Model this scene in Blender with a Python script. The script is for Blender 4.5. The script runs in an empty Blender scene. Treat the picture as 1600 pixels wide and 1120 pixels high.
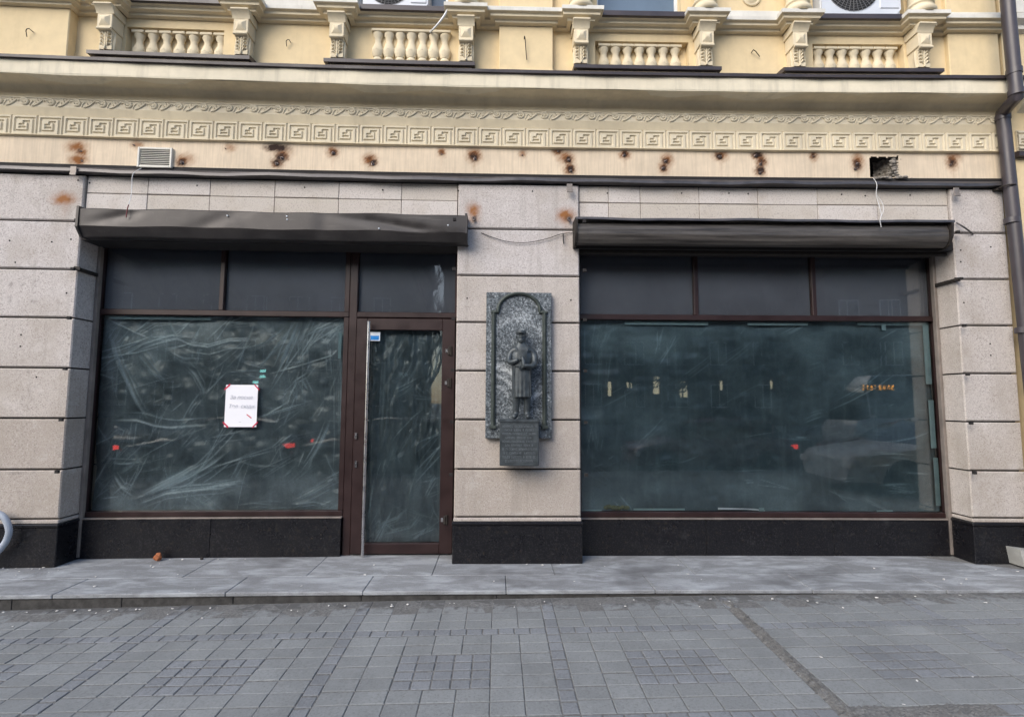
import bpy, bmesh, math, random
import numpy as np
from mathutils import Vector, Matrix
random.seed(7)
rng = np.random.default_rng(11)
S = bpy.context.scene
COL = S.collection
# ------------------------------------------------------------------ camera
D, CH, FPX = 5.2, 1.60, 800.0            # distance to the facade, eye height, focal length in photo pixels
PITCH, YAW, ROLL, BOW = 8.37e-2, 2.72e-2, 4.6e-3, .0161
_f = np.array([math.sin(YAW)*math.cos(PITCH), math.cos(YAW)*math.cos(PITCH), math.sin(PITCH)])
_r = np.array([math.cos(YAW), -math.sin(YAW), 0.0]); _u = np.cross(_r, _f)
_R = math.cos(ROLL)*_r + math.sin(ROLL)*_u; _U = math.cos(ROLL)*_u - math.sin(ROLL)*_r
cd = bpy.data.cameras.new('camera'); cam = bpy.data.objects.new('camera', cd); COL.objects.link(cam)
cd.sensor_width = 36.0; cd.lens = 18.0; cd.clip_start = .05; cd.clip_end = 600
cam.matrix_world = Matrix(((_R[0], _U[0], -_f[0], 0), (_R[1], _U[1], -_f[1], -D), (_R[2], _U[2], -_f[2], CH), (0, 0, 0, 1)))
S.camera = cam
# ------------------------------------------------------------------ world, sun, exposure
SUN_EL, SUN_AZ = math.radians(34), math.radians(218)       # azimuth clockwise from +Y; the facade looks to -Y
w = bpy.data.worlds.new('World'); S.world = w; w.use_nodes = True
nt = w.node_tree; bgn = nt.nodes['Background']
sky = nt.nodes.new('ShaderNodeTexSky'); sky.sky_type = 'NISHITA'; sky.sun_disc = False
sky.sun_elevation = SUN_EL; sky.sun_rotation = SUN_AZ; sky.air_density = 1.0; sky.dust_density = 1.5; sky.ozone_density = 1.0
nt.links.new(sky.outputs[0], bgn.inputs[0]); bgn.inputs[1].default_value = .15
sd = bpy.data.lights.new('sun', 'SUN'); sd.energy = 1.35; sd.angle = math.radians(45); sd.color = (1.0, .93, .82)
sun = bpy.data.objects.new('sun', sd); COL.objects.link(sun)
_sv = Vector((math.sin(SUN_AZ)*math.cos(SUN_EL), math.cos(SUN_AZ)*math.cos(SUN_EL), math.sin(SUN_EL)))
sun.rotation_euler = _sv.to_track_quat('Z', 'Y').to_euler()
S.view_settings.view_transform = 'Standard'; S.view_settings.look = 'None'
S.view_settings.gamma = 1.0; S.view_settings.exposure = 0.95; S.view_settings.use_curve_mapping = False

# ------------------------------------------------------------------ geometry helpers
def bend(x): return .3*BOW*D - BOW*x*x/D                   # the front is slightly bowed in plan
def at(px, py, y=0.0):                                       # point of the plane at depth y seen at a photo pixel
    d = _f + (px-800)/FPX*_R + (560-py)/FPX*_U; d = d/d[1]
    t = D+y
    for i in range(12): t = D+y+bend(d[0]*t)
    return float(d[0]*t), float(CH+d[2]*t)
def gz(x, y): return -.070 + .0125*x + .02*(y+.75)           # the pavement falls to the road and to the left

class MB:
    def __init__(s, bent=True): s.v = []; s.f = []; s.m = []; s.bent = bent; s.a = []
    def add(s, vs, fs, mi=0):
        o = len(s.v); s.v += [tuple(map(float, q)) for q in vs]; s.f += [tuple(i+o for i in q) for q in fs]; s.m += [mi]*len(fs)
    def box(s, x0, x1, y0, y1, z0, z1, bev=0.0, mi=0, seg=.6):
        n = max(1, int(math.ceil((x1-x0)/seg))) if s.bent else 1
        if bev > 0:
            b = min(bev, (x1-x0)*.45, (y1-y0)*.45, (z1-z0)*.45)
            xs = [x0+b+(x1-x0-2*b)*i/n for i in range(n+1)]
            ring = lambda x, q: [(x, y0+b, z0+q), (x, y1-b, z0+q), (x, y1-q, z0+b), (x, y1-q, z1-b), (x, y1-b, z1-q), (x, y0+b, z1-q), (x, y0+q, z1-b), (x, y0+q, z0+b)]
            cap = lambda x: [(x, y0+b, z0+b), (x, y1-b, z0+b), (x, y1-b, z0+b), (x, y1-b, z1-b), (x, y1-b, z1-b), (x, y0+b, z1-b), (x, y0+b, z1-b), (x, y0+b, z0+b)]
            vs = []; 
            for x in xs: vs += ring(x, 0)
            fs = []
            for i in range(n):
                for k in range(8):
                    a = i*8+k; c = i*8+(k+1) % 8; fs.append((a, a+8, c+8, c))
            nb = len(vs)
            c4 = lambda x: [(x, y0+b, z0+b), (x, y1-b, z0+b), (x, y1-b, z1-b), (x, y0+b, z1-b)]
            vs += c4(x0)+c4(x1)
            L, Rr = nb, nb+4
            def endcap(base, o, flip):
                q = [(base+0, base+1, o+1, o+0), (base+2, base+3, o+2, o+1), (base+4, base+5, o+3, o+2), (base+6, base+7, o+0, o+3),
                     (base+1, base+2, o+1), (base+3, base+4, o+2), (base+5, base+6, o+3), (base+7, base+0, o+0), (o, o+1, o+2, o+3)]
                return [tuple(reversed(t)) for t in q] if flip else q
            fs += endcap(0, L, False) + endcap(n*8, Rr, True)
            s.add(vs, fs, mi)
        else:
            xs = [x0+(x1-x0)*i/n for i in range(n+1)]
            vs = []
            for x in xs: vs += [(x, y0, z0), (x, y1, z0), (x, y1, z1), (x, y0, z1)]
            fs = [(0, 1, 2, 3)]
            for i in range(n):
                for k in range(4):
                    a = i*4+k; c = i*4+(k+1) % 4; fs.append((a, a+4, c+4, c))
            e = n*4; fs.append((e+3, e+2, e+1, e))
            s.add(vs, fs, mi)
    def prism(s, prof, x0, x1, mi=0, seg=.5, caps=True):    # closed (y,z) profile swept along x
        n = max(1, int(math.ceil((x1-x0)/seg))); k = len(prof); vs = []; fs = []
        for i in range(n+1):
            x = x0+(x1-x0)*i/n; vs += [(x, p[0], p[1]) for p in prof]
        for i in range(n):
            for j in range(k):
                a = i*k+j; c = i*k+(j+1) % k; fs.append((a, a+k, c+k, c))
        if caps: fs += [tuple(range(k)), tuple(reversed(range(n*k, n*k+k)))]
        s.add(vs, fs, mi)
    def lathe(s, c, prof, n=16, mi=0, axis='z', sx=1.0, sy=1.0):
        vs = []; fs = []; k = len(prof)
        for i in range(n):
            t = 2*math.pi*i/n; ca, sa = math.cos(t), math.sin(t)
            for r, h in prof:
                if axis == 'z': vs.append((c[0]+r*ca*sx, c[1]+r*sa*sy, c[2]+h))
                elif axis == 'y': vs.append((c[0]+r*ca, c[1]+h, c[2]+r*sa))
                else: vs.append((c[0]+h, c[1]+r*ca, c[2]+r*sa))
        for i in range(n):
            for j in range(k-1):
                a = i*k+j; b = ((i+1) % n)*k+j; fs.append((a, b, b+1, a+1))
        fs.append(tuple(i*k for i in reversed(range(n)))); fs.append(tuple(i*k+k-1 for i in range(n)))
        s.add(vs, fs, mi)
    def tube(s, pts, r, n=8, mi=0, caps=True):
        P = [Vector(p) for p in pts]; m = len(P); rr = r if isinstance(r, (list, tuple)) else [r]*m
        vs = []; fs = []; up = Vector((0.013, .31, .95)).normalized(); prev = None
        for i in range(m):
            t = (P[min(i+1, m-1)]-P[max(i-1, 0)]).normalized()
            if prev is None:
                a = t.cross(up); a = a if a.length > .05 else t.cross(Vector((1, 0, 0))); a.normalize()
            else: a = (prev-t*prev.dot(t)).normalized()
            prev = a; b = t.cross(a)
            for k in range(n):
                q = 2*math.pi*k/n; vs.append(P[i]+(a*math.cos(q)+b*math.sin(q))*rr[i])
        for i in range(m-1):
            for k in range(n):
                a = i*n+k; c = i*n+(k+1) % n; fs.append((a, c, c+n, a+n))
        if caps: fs += [tuple(reversed(range(n))), tuple(range((m-1)*n, m*n))]
        s.add(vs, fs, mi)
    def ball(s, c, rx, ry, rz, nu=12, nv=8, mi=0):
        vs = [(c[0], c[1], c[2]-rz)]; fs = []
        for j in range(1, nv):
            t = -math.pi/2+math.pi*j/nv
            for i in range(nu):
                p = 2*math.pi*i/nu; vs.append((c[0]+rx*math.cos(t)*math.cos(p), c[1]+ry*math.cos(t)*math.sin(p), c[2]+rz*math.sin(t)))
        vs.append((c[0], c[1], c[2]+rz)); e = len(vs)-1
        for i in range(nu): fs.append((0, 1+(i+1) % nu, 1+i)); fs.append((e, e-nu+i, e-nu+(i+1) % nu))
        for j in range(nv-2):
            for i in range(nu):
                a = 1+j*nu+i; b = 1+j*nu+(i+1) % nu; fs.append((a, b, b+nu, a+nu))
        s.add(vs, fs, mi)
    def grid(s, X, Y, Z, mi=0, flip=False):                  # 2-D numpy arrays of coordinates
        a, b = X.shape; vs = np.stack([X, Y, Z], -1).reshape(-1, 3).tolist(); fs = []
        for i in range(a-1):
            for j in range(b-1):
                q = (i*b+j, i*b+j+1, (i+1)*b+j+1, (i+1)*b+j); fs.append(q if not flip else q[::-1])
        s.add(vs, fs, mi)
    def wall(s, x0, x1, z0, z1, yf, yb, holes=(), mi=0):      # a front sheet with openings and their reveals
        xs = sorted(set([x0, x1]+[h[0] for h in holes]+[h[1] for h in holes]+[x0+.5*i for i in range(1, int((x1-x0)/.5)+1) if x0+.5*i < x1]))
        xs = [x for x in xs if x0 <= x <= x1]
        zs = sorted(set([z0, z1]+[min(z1, max(z0, h[2])) for h in holes]+[min(z1, max(z0, h[3])) for h in holes]))
        for a, b in zip(xs[:-1], xs[1:]):
            if b-a < 1e-5: continue
            for c, d in zip(zs[:-1], zs[1:]):
                if d-c < 1e-5: continue
                mx, mz = (a+b)/2, (c+d)/2
                if any(h[0] < mx < h[1] and h[2] < mz < h[3] for h in holes): continue
                s.add([(a, yf, c), (b, yf, c), (b, yf, d), (a, yf, d)], [(0, 1, 2, 3)], mi)
        for h in holes:
            a, b, c, d = h[:4]; q = h[4] if len(h) > 4 else yb
            n = max(1, int((b-a)/.5)+1)
            for i in range(n):
                u, v = a+(b-a)*i/n, a+(b-a)*(i+1)/n
                s.add([(u, yf, c), (v, yf, c), (v, q, c), (u, q, c)], [(3, 2, 1, 0)], mi); s.add([(u, yf, d), (v, yf, d), (v, q, d), (u, q, d)], [(0, 1, 2, 3)], mi)
                if len(h) > 5: s.add([(u, q, c), (v, q, c), (v, q, d), (u, q, d)], [(0, 1, 2, 3)], mi)
            s.add([(a, yf, c), (a, yf, d), (a, q, d), (a, q, c)], [(3, 2, 1, 0)], mi); s.add([(b, yf, c), (b, yf, d), (b, q, d), (b, q, c)], [(0, 1, 2, 3)], mi)
    def build(s, name, mat, parent=None, smooth=False, attrs=None, fixn=True, sharp=35):
        me = bpy.data.meshes.new(name)
        V = np.array(s.v, float)
        if s.bent: V[:, 1] += bend(V[:, 0])
        if parent is not None: V -= np.array(WL[parent.name])
        me.from_pydata(V.tolist(), [], s.f)
        for m in (mat if isinstance(mat, (list, tuple)) else [mat]): me.materials.append(m)
        me.polygons.foreach_set('material_index', s.m)
        if fixn:
            bm = bmesh.new(); bm.from_mesh(me); bmesh.ops.recalc_face_normals(bm, faces=bm.faces); bm.to_mesh(me); bm.free()
        if smooth:
            me.polygons.foreach_set('use_smooth', [True]*len(me.polygons))
            try: me.set_sharp_from_angle(angle=math.radians(sharp))
            except Exception: pass
        if attrs:
            for k, arr in attrs.items():
                at_ = me.attributes.new(k, 'FLOAT', 'POINT'); at_.data.foreach_set('value', np.asarray(arr, np.float32))
        me.update()
        o = bpy.data.objects.new(name, me); COL.objects.link(o)
        WL[o.name] = tuple(WL[parent.name]) if parent is not None else (0, 0, 0)
        if parent is not None: o.parent = parent
        return o
WL = {}                                                       # world origin of every empty or part, for local coordinates
def tag(o, label=None, cat=None, group=None, kind=None):
    if label: o['label'] = label
    if cat: o['category'] = cat
    if group: o['group'] = group
    if kind: o['kind'] = kind
    return o
def thing(name, label, cat, loc=(0, 0, 0), group=None):
    o = bpy.data.objects.new(name, None); COL.objects.link(o); o.location = loc; o.empty_display_size = .1
    WL[o.name] = tuple(loc); return tag(o, label, cat, group)
def recenter(o):                                              # put a single-mesh thing's origin at its own middle
    me = o.data; n = len(me.vertices); c = np.empty(n*3); me.vertices.foreach_get('co', c); c = c.reshape(-1, 3)
    m = (c.min(0)+c.max(0))/2; c -= m; me.vertices.foreach_set('co', c.ravel()); me.update(); o.location = m; WL[o.name] = tuple(m)
    return o
def copy_tree(o, parent=None):
    c = o.copy(); COL.objects.link(c); c.parent = parent
    for ch in list(o.children): copy_tree(ch, c)
    return c

# ------------------------------------------------------------------ materials
class N:                                                      # tiny node-graph writer
    def __init__(s, name):
        s.m = bpy.data.materials.new(name); s.m.use_nodes = True; s.t = s.m.node_tree; s.p = s.t.nodes['Principled BSDF']; s.out = s.t.nodes['Material Output']
        s.co = s.n('ShaderNodeTexCoord').outputs['Object']; s.pos = s.n('ShaderNodeNewGeometry').outputs['Position']
    def n(s, k, **kw):
        q = s.t.nodes.new(k)
        for a, b in kw.items(): setattr(q, a, b)
        return q
    def l(s, a, b): s.t.links.new(a, b)
    def vec(s, sc, src=None):
        q = s.n('ShaderNodeMapping'); s.l(src or s.pos, q.inputs[0]); q.inputs[3].default_value = sc; return q.outputs[0]
    def noise(s, scale, detail=4, rough=.55, vec=None, dist=0):
        q = s.n('ShaderNodeTexNoise'); q.inputs['Scale'].default_value = scale; q.inputs['Detail'].default_value = detail
        q.inputs['Roughness'].default_value = rough; q.inputs['Distortion'].default_value = dist; s.l(vec or s.pos, q.inputs['Vector']); return q.outputs['Fac']
    def voro(s, scale, vec=None, out='Distance'):
        q = s.n('ShaderNodeTexVoronoi'); q.inputs['Scale'].default_value = scale; s.l(vec or s.pos, q.inputs['Vector']); return q.outputs[out]
    def ramp(s, fac, stops):
        q = s.n('ShaderNodeValToRGB'); e = q.color_ramp.elements
        while len(e) < len(stops): e.new(.5)
        for k, (p, c) in enumerate(stops): e[k].position = p; e[k].color = (c if len(c) == 4 else (*c, 1)) if isinstance(c, tuple) else (c, c, c, 1)
        s.l(fac, q.inputs[0]); return q.outputs[0]
    def mix(s, fac, a, b, mode='MIX'):
        q = s.n('ShaderNodeMix', data_type='RGBA', blend_type=mode)
        for i, x in ((0, fac), (6, a), (7, b)):
            if isinstance(x, (int, float)): q.inputs[i].default_value = x if i == 0 else (x, x, x, 1)
            elif isinstance(x, tuple): q.inputs[i].default_value = (*x, 1)
            else: s.l(x, q.inputs[i])
        return q.outputs[2]
    def math(s, op, a, b=0.0, c=None):
        q = s.n('ShaderNodeMath', operation=op)
        for i, x in ((0, a), (1, b), (2, c)):
            if x is None: continue
            if isinstance(x, (int, float)): q.inputs[i].default_value = x
            else: s.l(x, q.inputs[i])
        return q.outputs[0]
    def attr(s, name): q = s.n('ShaderNodeAttribute'); q.attribute_name = name; return q.outputs['Fac']
    def island(s): return s.n('ShaderNodeNewGeometry').outputs['Random Per Island']
    def bump(s, h, strength=.3, dist=.01):
        q = s.n('ShaderNodeBump'); q.inputs['Strength'].default_value = strength; q.inputs['Distance'].default_value = dist; s.l(h, q.inputs['Height']); s.l(q.outputs[0], s.p.inputs['Normal'])
    def col(s, c):
        if isinstance(c, tuple): s.p.inputs['Base Color'].default_value = (*c, 1)
        else: s.l(c, s.p.inputs['Base Color'])
    def set(s, rough=None, metal=None, spec=None):
        if rough is not None:
            if isinstance(rough, (int, float)): s.p.inputs['Roughness'].default_value = rough
            else: s.l(rough, s.p.inputs['Roughness'])
        if metal is not None: s.p.inputs['Metallic'].default_value = metal
        if spec is not None: s.p.inputs['Specular IOR Level'].default_value = spec
        return s
def sc(c, k): return tuple(min(1.0, x*k) for x in c)

def plaster(name, c, dirt=(.30, .27, .20), amt=.35, drip=.35, streak=0.0, bumps=.25):
    g = N(name); a = g.noise(1.3, 5, .6); b = g.noise(9, 4, .6); f = g.noise(120, 2, .5)
    k = g.mix(g.ramp(b, [(.3, 0.0), (.75, 1.0)]), sc(c, .93), sc(c, 1.05))
    k = g.mix(g.math('MULTIPLY', g.ramp(a, [(.45, 0.0), (.75, 1.0)]), amt), k, dirt)
    d = g.noise(1, 6, .65, g.vec((9, 9, .9)))
    k = g.mix(g.math('MULTIPLY', g.ramp(d, [(.52, 0.0), (.8, 1.0)]), drip), k, sc(dirt, .8))
    if streak:
        e = g.noise(1, 4, .65, g.vec((48, 48, 2.2)), .6)
        k = g.mix(g.math('MULTIPLY', g.ramp(e, [(.45, 0.0), (.62, 1.0)]), streak), k, sc(c, .68))
    g.col(k); g.set(.92, 0, .2); g.bump(g.math('ADD', g.math('MULTIPLY', b, .5), g.math('MULTIPLY', f, .3)), bumps, .006)
    return g
M = {}
M['cream'] = plaster('cream_plaster', (.74, .60, .375), (.36, .27, .16), .25, .16).m
M['pale'] = plaster('pale_trim_plaster', (.71, .62, .45), (.36, .32, .25), .25, .25).m
M['fascia'] = plaster('weathered_cornice_plaster', (.74, .67, .52), (.36, .34, .28), .4, .5).m
M['frieze'] = plaster('greyed_frieze_plaster', (.71, .615, .44), (.36, .31, .23), .55, .25).m
M['relief'] = plaster('relief_plaster', (.66, .59, .45), (.36, .32, .25), .4, .25).m
M['white_sill'] = plaster('chalky_ledge_top', (.74, .72, .66), (.4, .38, .34), .4, .4).m
# the band with rust: vertex attributes hold rust and soot amounts
g = plaster('rust_stained_band', (.71, .59, .445), (.34, .30, .24), .35, .3, .38)
src = g.p.inputs['Base Color'].links[0].from_socket
r_ = g.math('MULTIPLY', g.attr('rust'), g.math('ADD', .55, g.math('MULTIPLY', g.noise(22, 4, .65), .9)))
k_ = g.mix(g.ramp(r_, [(.06, 0.0), (.85, 1.0)]), src, (.235, .095, .032))
s_ = g.math('MULTIPLY', g.attr('soot'), g.math('ADD', .5, g.noise(35, 3, .6)))
k_ = g.mix(g.ramp(s_, [(.15, 0.0), (.8, 1.0)]), k_, (.035, .022, .018)); g.col(k_); M['band'] = g.m

def pinkgranite():
    g = N('pink_grey_granite')
    sp = g.noise(85, 2, .8); s2 = g.noise(38, 3, .75); big = g.noise(1.7, 4, .6)
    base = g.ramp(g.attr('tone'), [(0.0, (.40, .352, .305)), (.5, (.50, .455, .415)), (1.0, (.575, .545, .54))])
    k = g.mix(g.ramp(s2, [(.32, 0.0), (.62, 1.0)]), g.mix(.36, base, (.29, .235, .22)), base)
    k = g.mix(g.ramp(sp, [(.36, .75), (.45, 0.0)]), k, (.20, .175, .165))
    k = g.mix(g.ramp(sp, [(.6, 0.0), (.72, .45)]), k, (.78, .74, .72))
    k = g.mix(g.math('MULTIPLY', g.ramp(big, [(.47, 0.0), (.72, 1.0)]), .55), k, (.31, .265, .215)); dr_ = g.noise(1, 6, .7, g.vec((11, 11, 1.0))); k = g.mix(g.ramp(dr_, [(.52, 0.0), (.75, .5)]), k, (.27, .245, .22))
    pt_ = g.noise(5.5, 5, .7); k = g.mix(g.ramp(pt_, [(.55, 0.0), (.75, .35)]), k, (.66, .63, .61))
    r = g.math('MULTIPLY', g.attr('rust'), g.math('ADD', .5, g.noise(20, 4, .65)))
    k = g.mix(g.ramp(r, [(.05, 0.0), (.8, 1.0)]), k, (.27, .11, .035))
    k = g.mix(g.ramp(g.attr('soot'), [(.2, 0.0), (.8, 1.0)]), k, (.03, .02, .015))
    g.col(k); g.set(.75, 0, .3); g.bump(g.math('ADD', sp, s2), .25, .003); return g.m
M['granite'] = pinkgranite()
def tile():
    g = N('lintel_tile'); sp = g.noise(85, 2, .8); i = g.island(); big = g.noise(3, 4, .6)
    k = g.mix(i, (.50, .455, .40), (.57, .53, .50)); k = g.mix(g.ramp(sp, [(.36, .6), (.45, 0.0)]), k, (.24, .2, .19))
    k = g.mix(g.math('MULTIPLY', g.ramp(big, [(.5, 0.0), (.75, 1.0)]), .4), k, (.33, .27, .2)); g.col(k); g.set(.8, 0, .3); g.bump(sp, .2, .003); return g.m
M['tile'] = tile()
def black_granite():
    g = N('black_granite'); a = g.noise(70, 3, .7); b = g.noise(28, 3, .6); d = g.noise(6, 5, .65)
    k = g.mix(g.ramp(a, [(.52, 0.0), (.68, 1.0)]), (.006, .006, .008), (.030, .029, .032)); k = g.mix(g.ramp(b, [(.6, 0.0), (.72, .6)]), k, (.04, .032, .024))
    k = g.mix(g.ramp(d, [(.62, 0.0), (.85, .35)]), k, (.08, .08, .08)); g.col(k); g.set(g.ramp(d, [(.3, .22), (.7, .45)]), 0, .35); return g.m
M['blackgr'] = black_granite()
def stepstone():
    g = N('step_granite'); sp = g.noise(80, 3, .8); d = g.noise(1, 7, .75, g.vec((2.2, 6, 6)), .5); d2 = g.noise(1.1, 4, .6); i = g.island()
    k = g.mix(i, (.195, .202, .210), (.245, .252, .262)); k = g.mix(g.ramp(sp, [(.35, .7), (.45, 0.0)]), k, (.10, .10, .10))
    k = g.mix(g.ramp(d, [(.45, 0.0), (.68, .8)]), k, (.45, .475, .50)); k = g.mix(g.ramp(d2, [(.54, 0.0), (.70, .7)]), k, (.10, .10, .105))
    g.col(k); g.set(.72, 0, .35); g.bump(g.math('ADD', sp, d), .25, .004); return g.m
M['step'] = stepstone()
def riser():  # dirty stone, with the riser's shade put into its near-black colour
    g = N('shaded_riser_stone'); a = g.noise(14, 5, .65); g.col(g.mix(g.ramp(a, [(.35, 0.0), (.7, 1.0)]), (.022, .021, .020), (.07, .067, .064))); g.set(.85); g.bump(a, .4, .01); return g.m
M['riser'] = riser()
def pavers(name, c, rough_bump):
    g = N(name); i = g.island(); a = g.noise(62, 3, .8); b = g.noise(2.2, 5, .6); d = g.noise(14, 4, .65)
    k = g.mix(i, sc(c, .91), sc(c, 1.09)); k = g.mix(g.ramp(a, [(.32, .55), (.5, 0.0)]), k, sc(c, .5)); k = g.mix(g.ramp(a, [(.6, 0.0), (.75, .5)]), k, sc(c, 1.7))
    k = g.mix(g.math('MULTIPLY', g.ramp(b, [(.45, 0.0), (.75, 1.0)]), .55), k, sc(c, .6)); p2 = g.noise(.8, 5, .65); k = g.mix(g.ramp(p2, [(.5, 0.0), (.7, .35)]), k, sc(c, 1.35)); k = g.mix(g.ramp(d, [(.6, 0.0), (.8, .35)]), k, sc(c, 1.5))
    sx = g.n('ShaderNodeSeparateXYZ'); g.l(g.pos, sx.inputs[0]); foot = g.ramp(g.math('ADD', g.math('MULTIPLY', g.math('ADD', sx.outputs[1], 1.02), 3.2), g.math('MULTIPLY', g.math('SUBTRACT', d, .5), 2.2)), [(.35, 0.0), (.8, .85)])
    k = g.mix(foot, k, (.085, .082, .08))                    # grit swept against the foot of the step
    g.col(k); g.set(.85, 0, .3); g.bump(g.math('ADD', a, d), rough_bump, .004); return g.m
M['slab'] = pavers('paving_slab', (.218, .229, .233), .45)
M['sett'] = pavers('small_sett', (.205, .217, .232), 1.0)
def soil():
    g = N('joint_soil'); a = g.noise(45, 5, .7); b = g.noise(7, 4, .6); k = g.mix(g.ramp(a, [(.35, 0.0), (.7, 1.0)]), (.10, .10, .098), (.24, .24, .235)); g.col(g.mix(g.ramp(b, [(.4, 0.0), (.7, .6)]), k, (.12, .117, .112))); g.set(.95); g.bump(a, .8, .015); return g.m
M['soil'] = soil()
def simple(name, c, rough=.6, metal=0, spec=.5, var=.12, scale=8, bump=0.0, bscale=60):
    g = N(name); a = g.noise(scale, 5, .6); g.col(g.mix(g.ramp(a, [(.3, 0.0), (.7, 1.0)]), sc(c, 1-var), sc(c, 1+var))); g.set(g.ramp(a, [(.3, max(.05, rough-.08)), (.7, min(1, rough+.08))]), metal, spec)
    if bump: g.bump(g.noise(bscale, 3, .6), bump, .004)
    return g.m
M['flash'] = simple('dark_sheet_flashing', (.048, .038, .042), .45, 0, .5, .25, 5)
M['ledge'] = simple('dull_zinc_ledge', (.07, .065, .068), .42, .3, .5, .35, 6)
M['brown'] = simple('brown_frame_paint', (.024, .0115, .0112), .4, 0, .4, .25, 6)
M['shadowgap'] = simple('dark_joint', (.016, .014, .014), .9)
M['pipe'] = simple('brown_grey_pipe_paint', (.052, .044, .05), .38, 0, .5, .15, 4)
M['steel'] = simple('brushed_steel', (.55, .54, .55), .28, 1.0)
M['bolt'] = simple('scorched_steel', (.16, .13, .12), .45, .8, .5, .4, 60)
M['iron'] = simple('rusty_black_iron', (.03, .025, .022), .7, .2, .4, .4, 30)
M['railm'] = simple('guide_rail_metal', (.22, .19, .17), .5, .3, .5, .25, 6)
M['acw'] = simple('air_conditioner_white', (.62, .65, .70), .4, 0, .5, .05, 3)
M['acg'] = simple('fan_grille_grey', (.16, .16, .165), .5)
M['acd'] = simple('fan_cavity_dark', (.02, .02, .022), .8)
M['wired'] = simple('white_cable', (.62, .62, .62), .5)
M['wireb'] = simple('black_cable', (.02, .02, .02), .5)
M['wirer'] = simple('red_cable', (.16, .03, .03), .5)
M['paper'] = simple('white_paper', (.80, .80, .84), .85, 0, .2, .02, 6)
M['redtape'] = simple('red_tape', (.55, .03, .07), .4)
M['ink'] = simple('grey_ink', (.48, .49, .55), .8)
M['blue'] = simple('blue_sticker', (.02, .25, .68), .35, 0, .5, .25, 40)
M['stwhite'] = simple('sticker_white', (.75, .8, .85), .4)
M['vent'] = simple('cream_vent_plastic', (.60, .58, .52), .5)
M['hose'] = simple('grey_corrugated_hose', (.36, .40, .46), .5)
M['brick'] = simple('orange_brick', (.36, .13, .06), .9, 0, .2, .3, 40)
M['chip'] = simple('plaster_chip', (.66, .64, .61), .9, 0, .2, .15, 30)
M['concrete'] = simple('light_concrete', (.36, .355, .33), .85, 0, .3, .15, 12, .3)
M['rubble'] = simple('broken_masonry', (.27, .245, .215), .95, 0, .2, .35, 40, .5, 80)
M['bronze'] = simple('dark_bronze', (.058, .069, .076), .45, .35, .5, .35, 18, .25, 90)
M['worn'] = simple('worn_bronze_lettering', (.15, .17, .185), .45, .4, .5, .3, 40)
M['bronze2'] = simple('green_bronze', (.050, .062, .056), .55, .3, .5, .35, 14, .2, 60)
M['clear'] = simple('upper_glass', (.13, .18, .24), .08, 0, .7, .1, 2)
M['pvc'] = simple('white_pvc', (.7, .72, .74), .4)
M['greenpvc'] = simple('dark_green_pane', (.02, .045, .045), .1, 0, .6)
def sheetmetal():
    g = N('dented_brown_sheet'); a = g.noise(5, 5, .6); b = g.noise(90, 3, .7); d = g.noise(1, 4, .6, g.vec((2, 5, 30)))
    k = g.mix(g.ramp(a, [(.3, 0.0), (.7, 1.0)]), (.027, .0235, .023), (.047, .042, .041)); k = g.mix(g.ramp(b, [(.66, 0.0), (.74, .5)]), k, (.2, .19, .18)); k = g.mix(g.ramp(d, [(.6, 0.0), (.75, .4)]), k, (.14, .13, .125))
    g.col(k); g.set(g.ramp(a, [(.3, .34), (.7, .55)]), .25, .5); return g.m
M['sheet'] = sheetmetal()
def rollm():
    g = N('dusty_roller_slats'); a = g.noise(1, 5, .7, g.vec((1.2, 25, 25))); b = g.noise(30, 3, .6)
    k = g.mix(g.ramp(a, [(.35, 0.0), (.7, 1.0)]), (.028, .024, .022), (.125, .112, .10)); k = g.mix(g.ramp(b, [(.6, 0.0), (.8, .4)]), k, (.03, .027, .025)); g.col(k); g.set(.45, .2, .5); return g.m
M['roll'] = rollm()
def speckle():
    g = N('grey_speckled_granite'); a = g.noise(52, 2, .85)
    k = g.ramp(a, [(.36, (.022, .027, .032)), (.5, (.095, .112, .125)), (.62, (.19, .215, .235)), (.72, (.48, .51, .53))])
    g.col(g.mix(g.math('MULTIPLY', g.attr('etch'), g.ramp(a, [(.4, .2), (.55, 1.0)])), k, (.55, .59, .62))); g.set(.42, 0, .5); return g.m
M['speckle'] = speckle()
def glass():
    g = N('shop_glass'); t = g.t; tr = g.n('ShaderNodeBsdfTransparent'); gl = g.n('ShaderNodeBsdfGlossy'); gl.inputs['Roughness'].default_value = .015
    fr = g.n('ShaderNodeFresnel'); fr.inputs['IOR'].default_value = 1.5; mx = g.n('ShaderNodeMixShader'); tr.inputs[0].default_value = (.93, .96, .96, 1)
    g.l(fr.outputs[0], mx.inputs[0]); g.l(tr.outputs[0], mx.inputs[1]); g.l(gl.outputs[0], mx.inputs[2]); g.l(mx.outputs[0], g.out.inputs[0]); return g.m
M['glass'] = glass()
def film(name, dark, pale, k=1.0):
    g = N(name); h = g.attr('haze'); a = g.noise(4, 6, .65, None, .4); b = g.noise(1, 5, .6, g.vec((14, 14, 1.2))); d = g.noise(45, 4, .7)
    f = g.math('ADD', h, g.math('MULTIPLY', g.ramp(a, [(.4, 0.0), (.8, 1.0)]), .22*k)); f = g.math('ADD', f, g.math('MULTIPLY', g.ramp(b, [(.5, 0.0), (.75, 1.0)]), .10*k))
    f = g.math('MULTIPLY', f, g.math('ADD', .6, g.math('MULTIPLY', d, .8)))
    g.col(g.mix(f, dark, pale)); g.set(.33, 0, .5); g.bump(d, .12, .01); return g.m
M['filml'] = film('clear_polythene_film', (.030, .043, .051), (.52, .60, .63))
M['filmr'] = film('dusty_polythene_film', (.034, .057, .072), (.30, .40, .44), 1.0)
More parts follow.
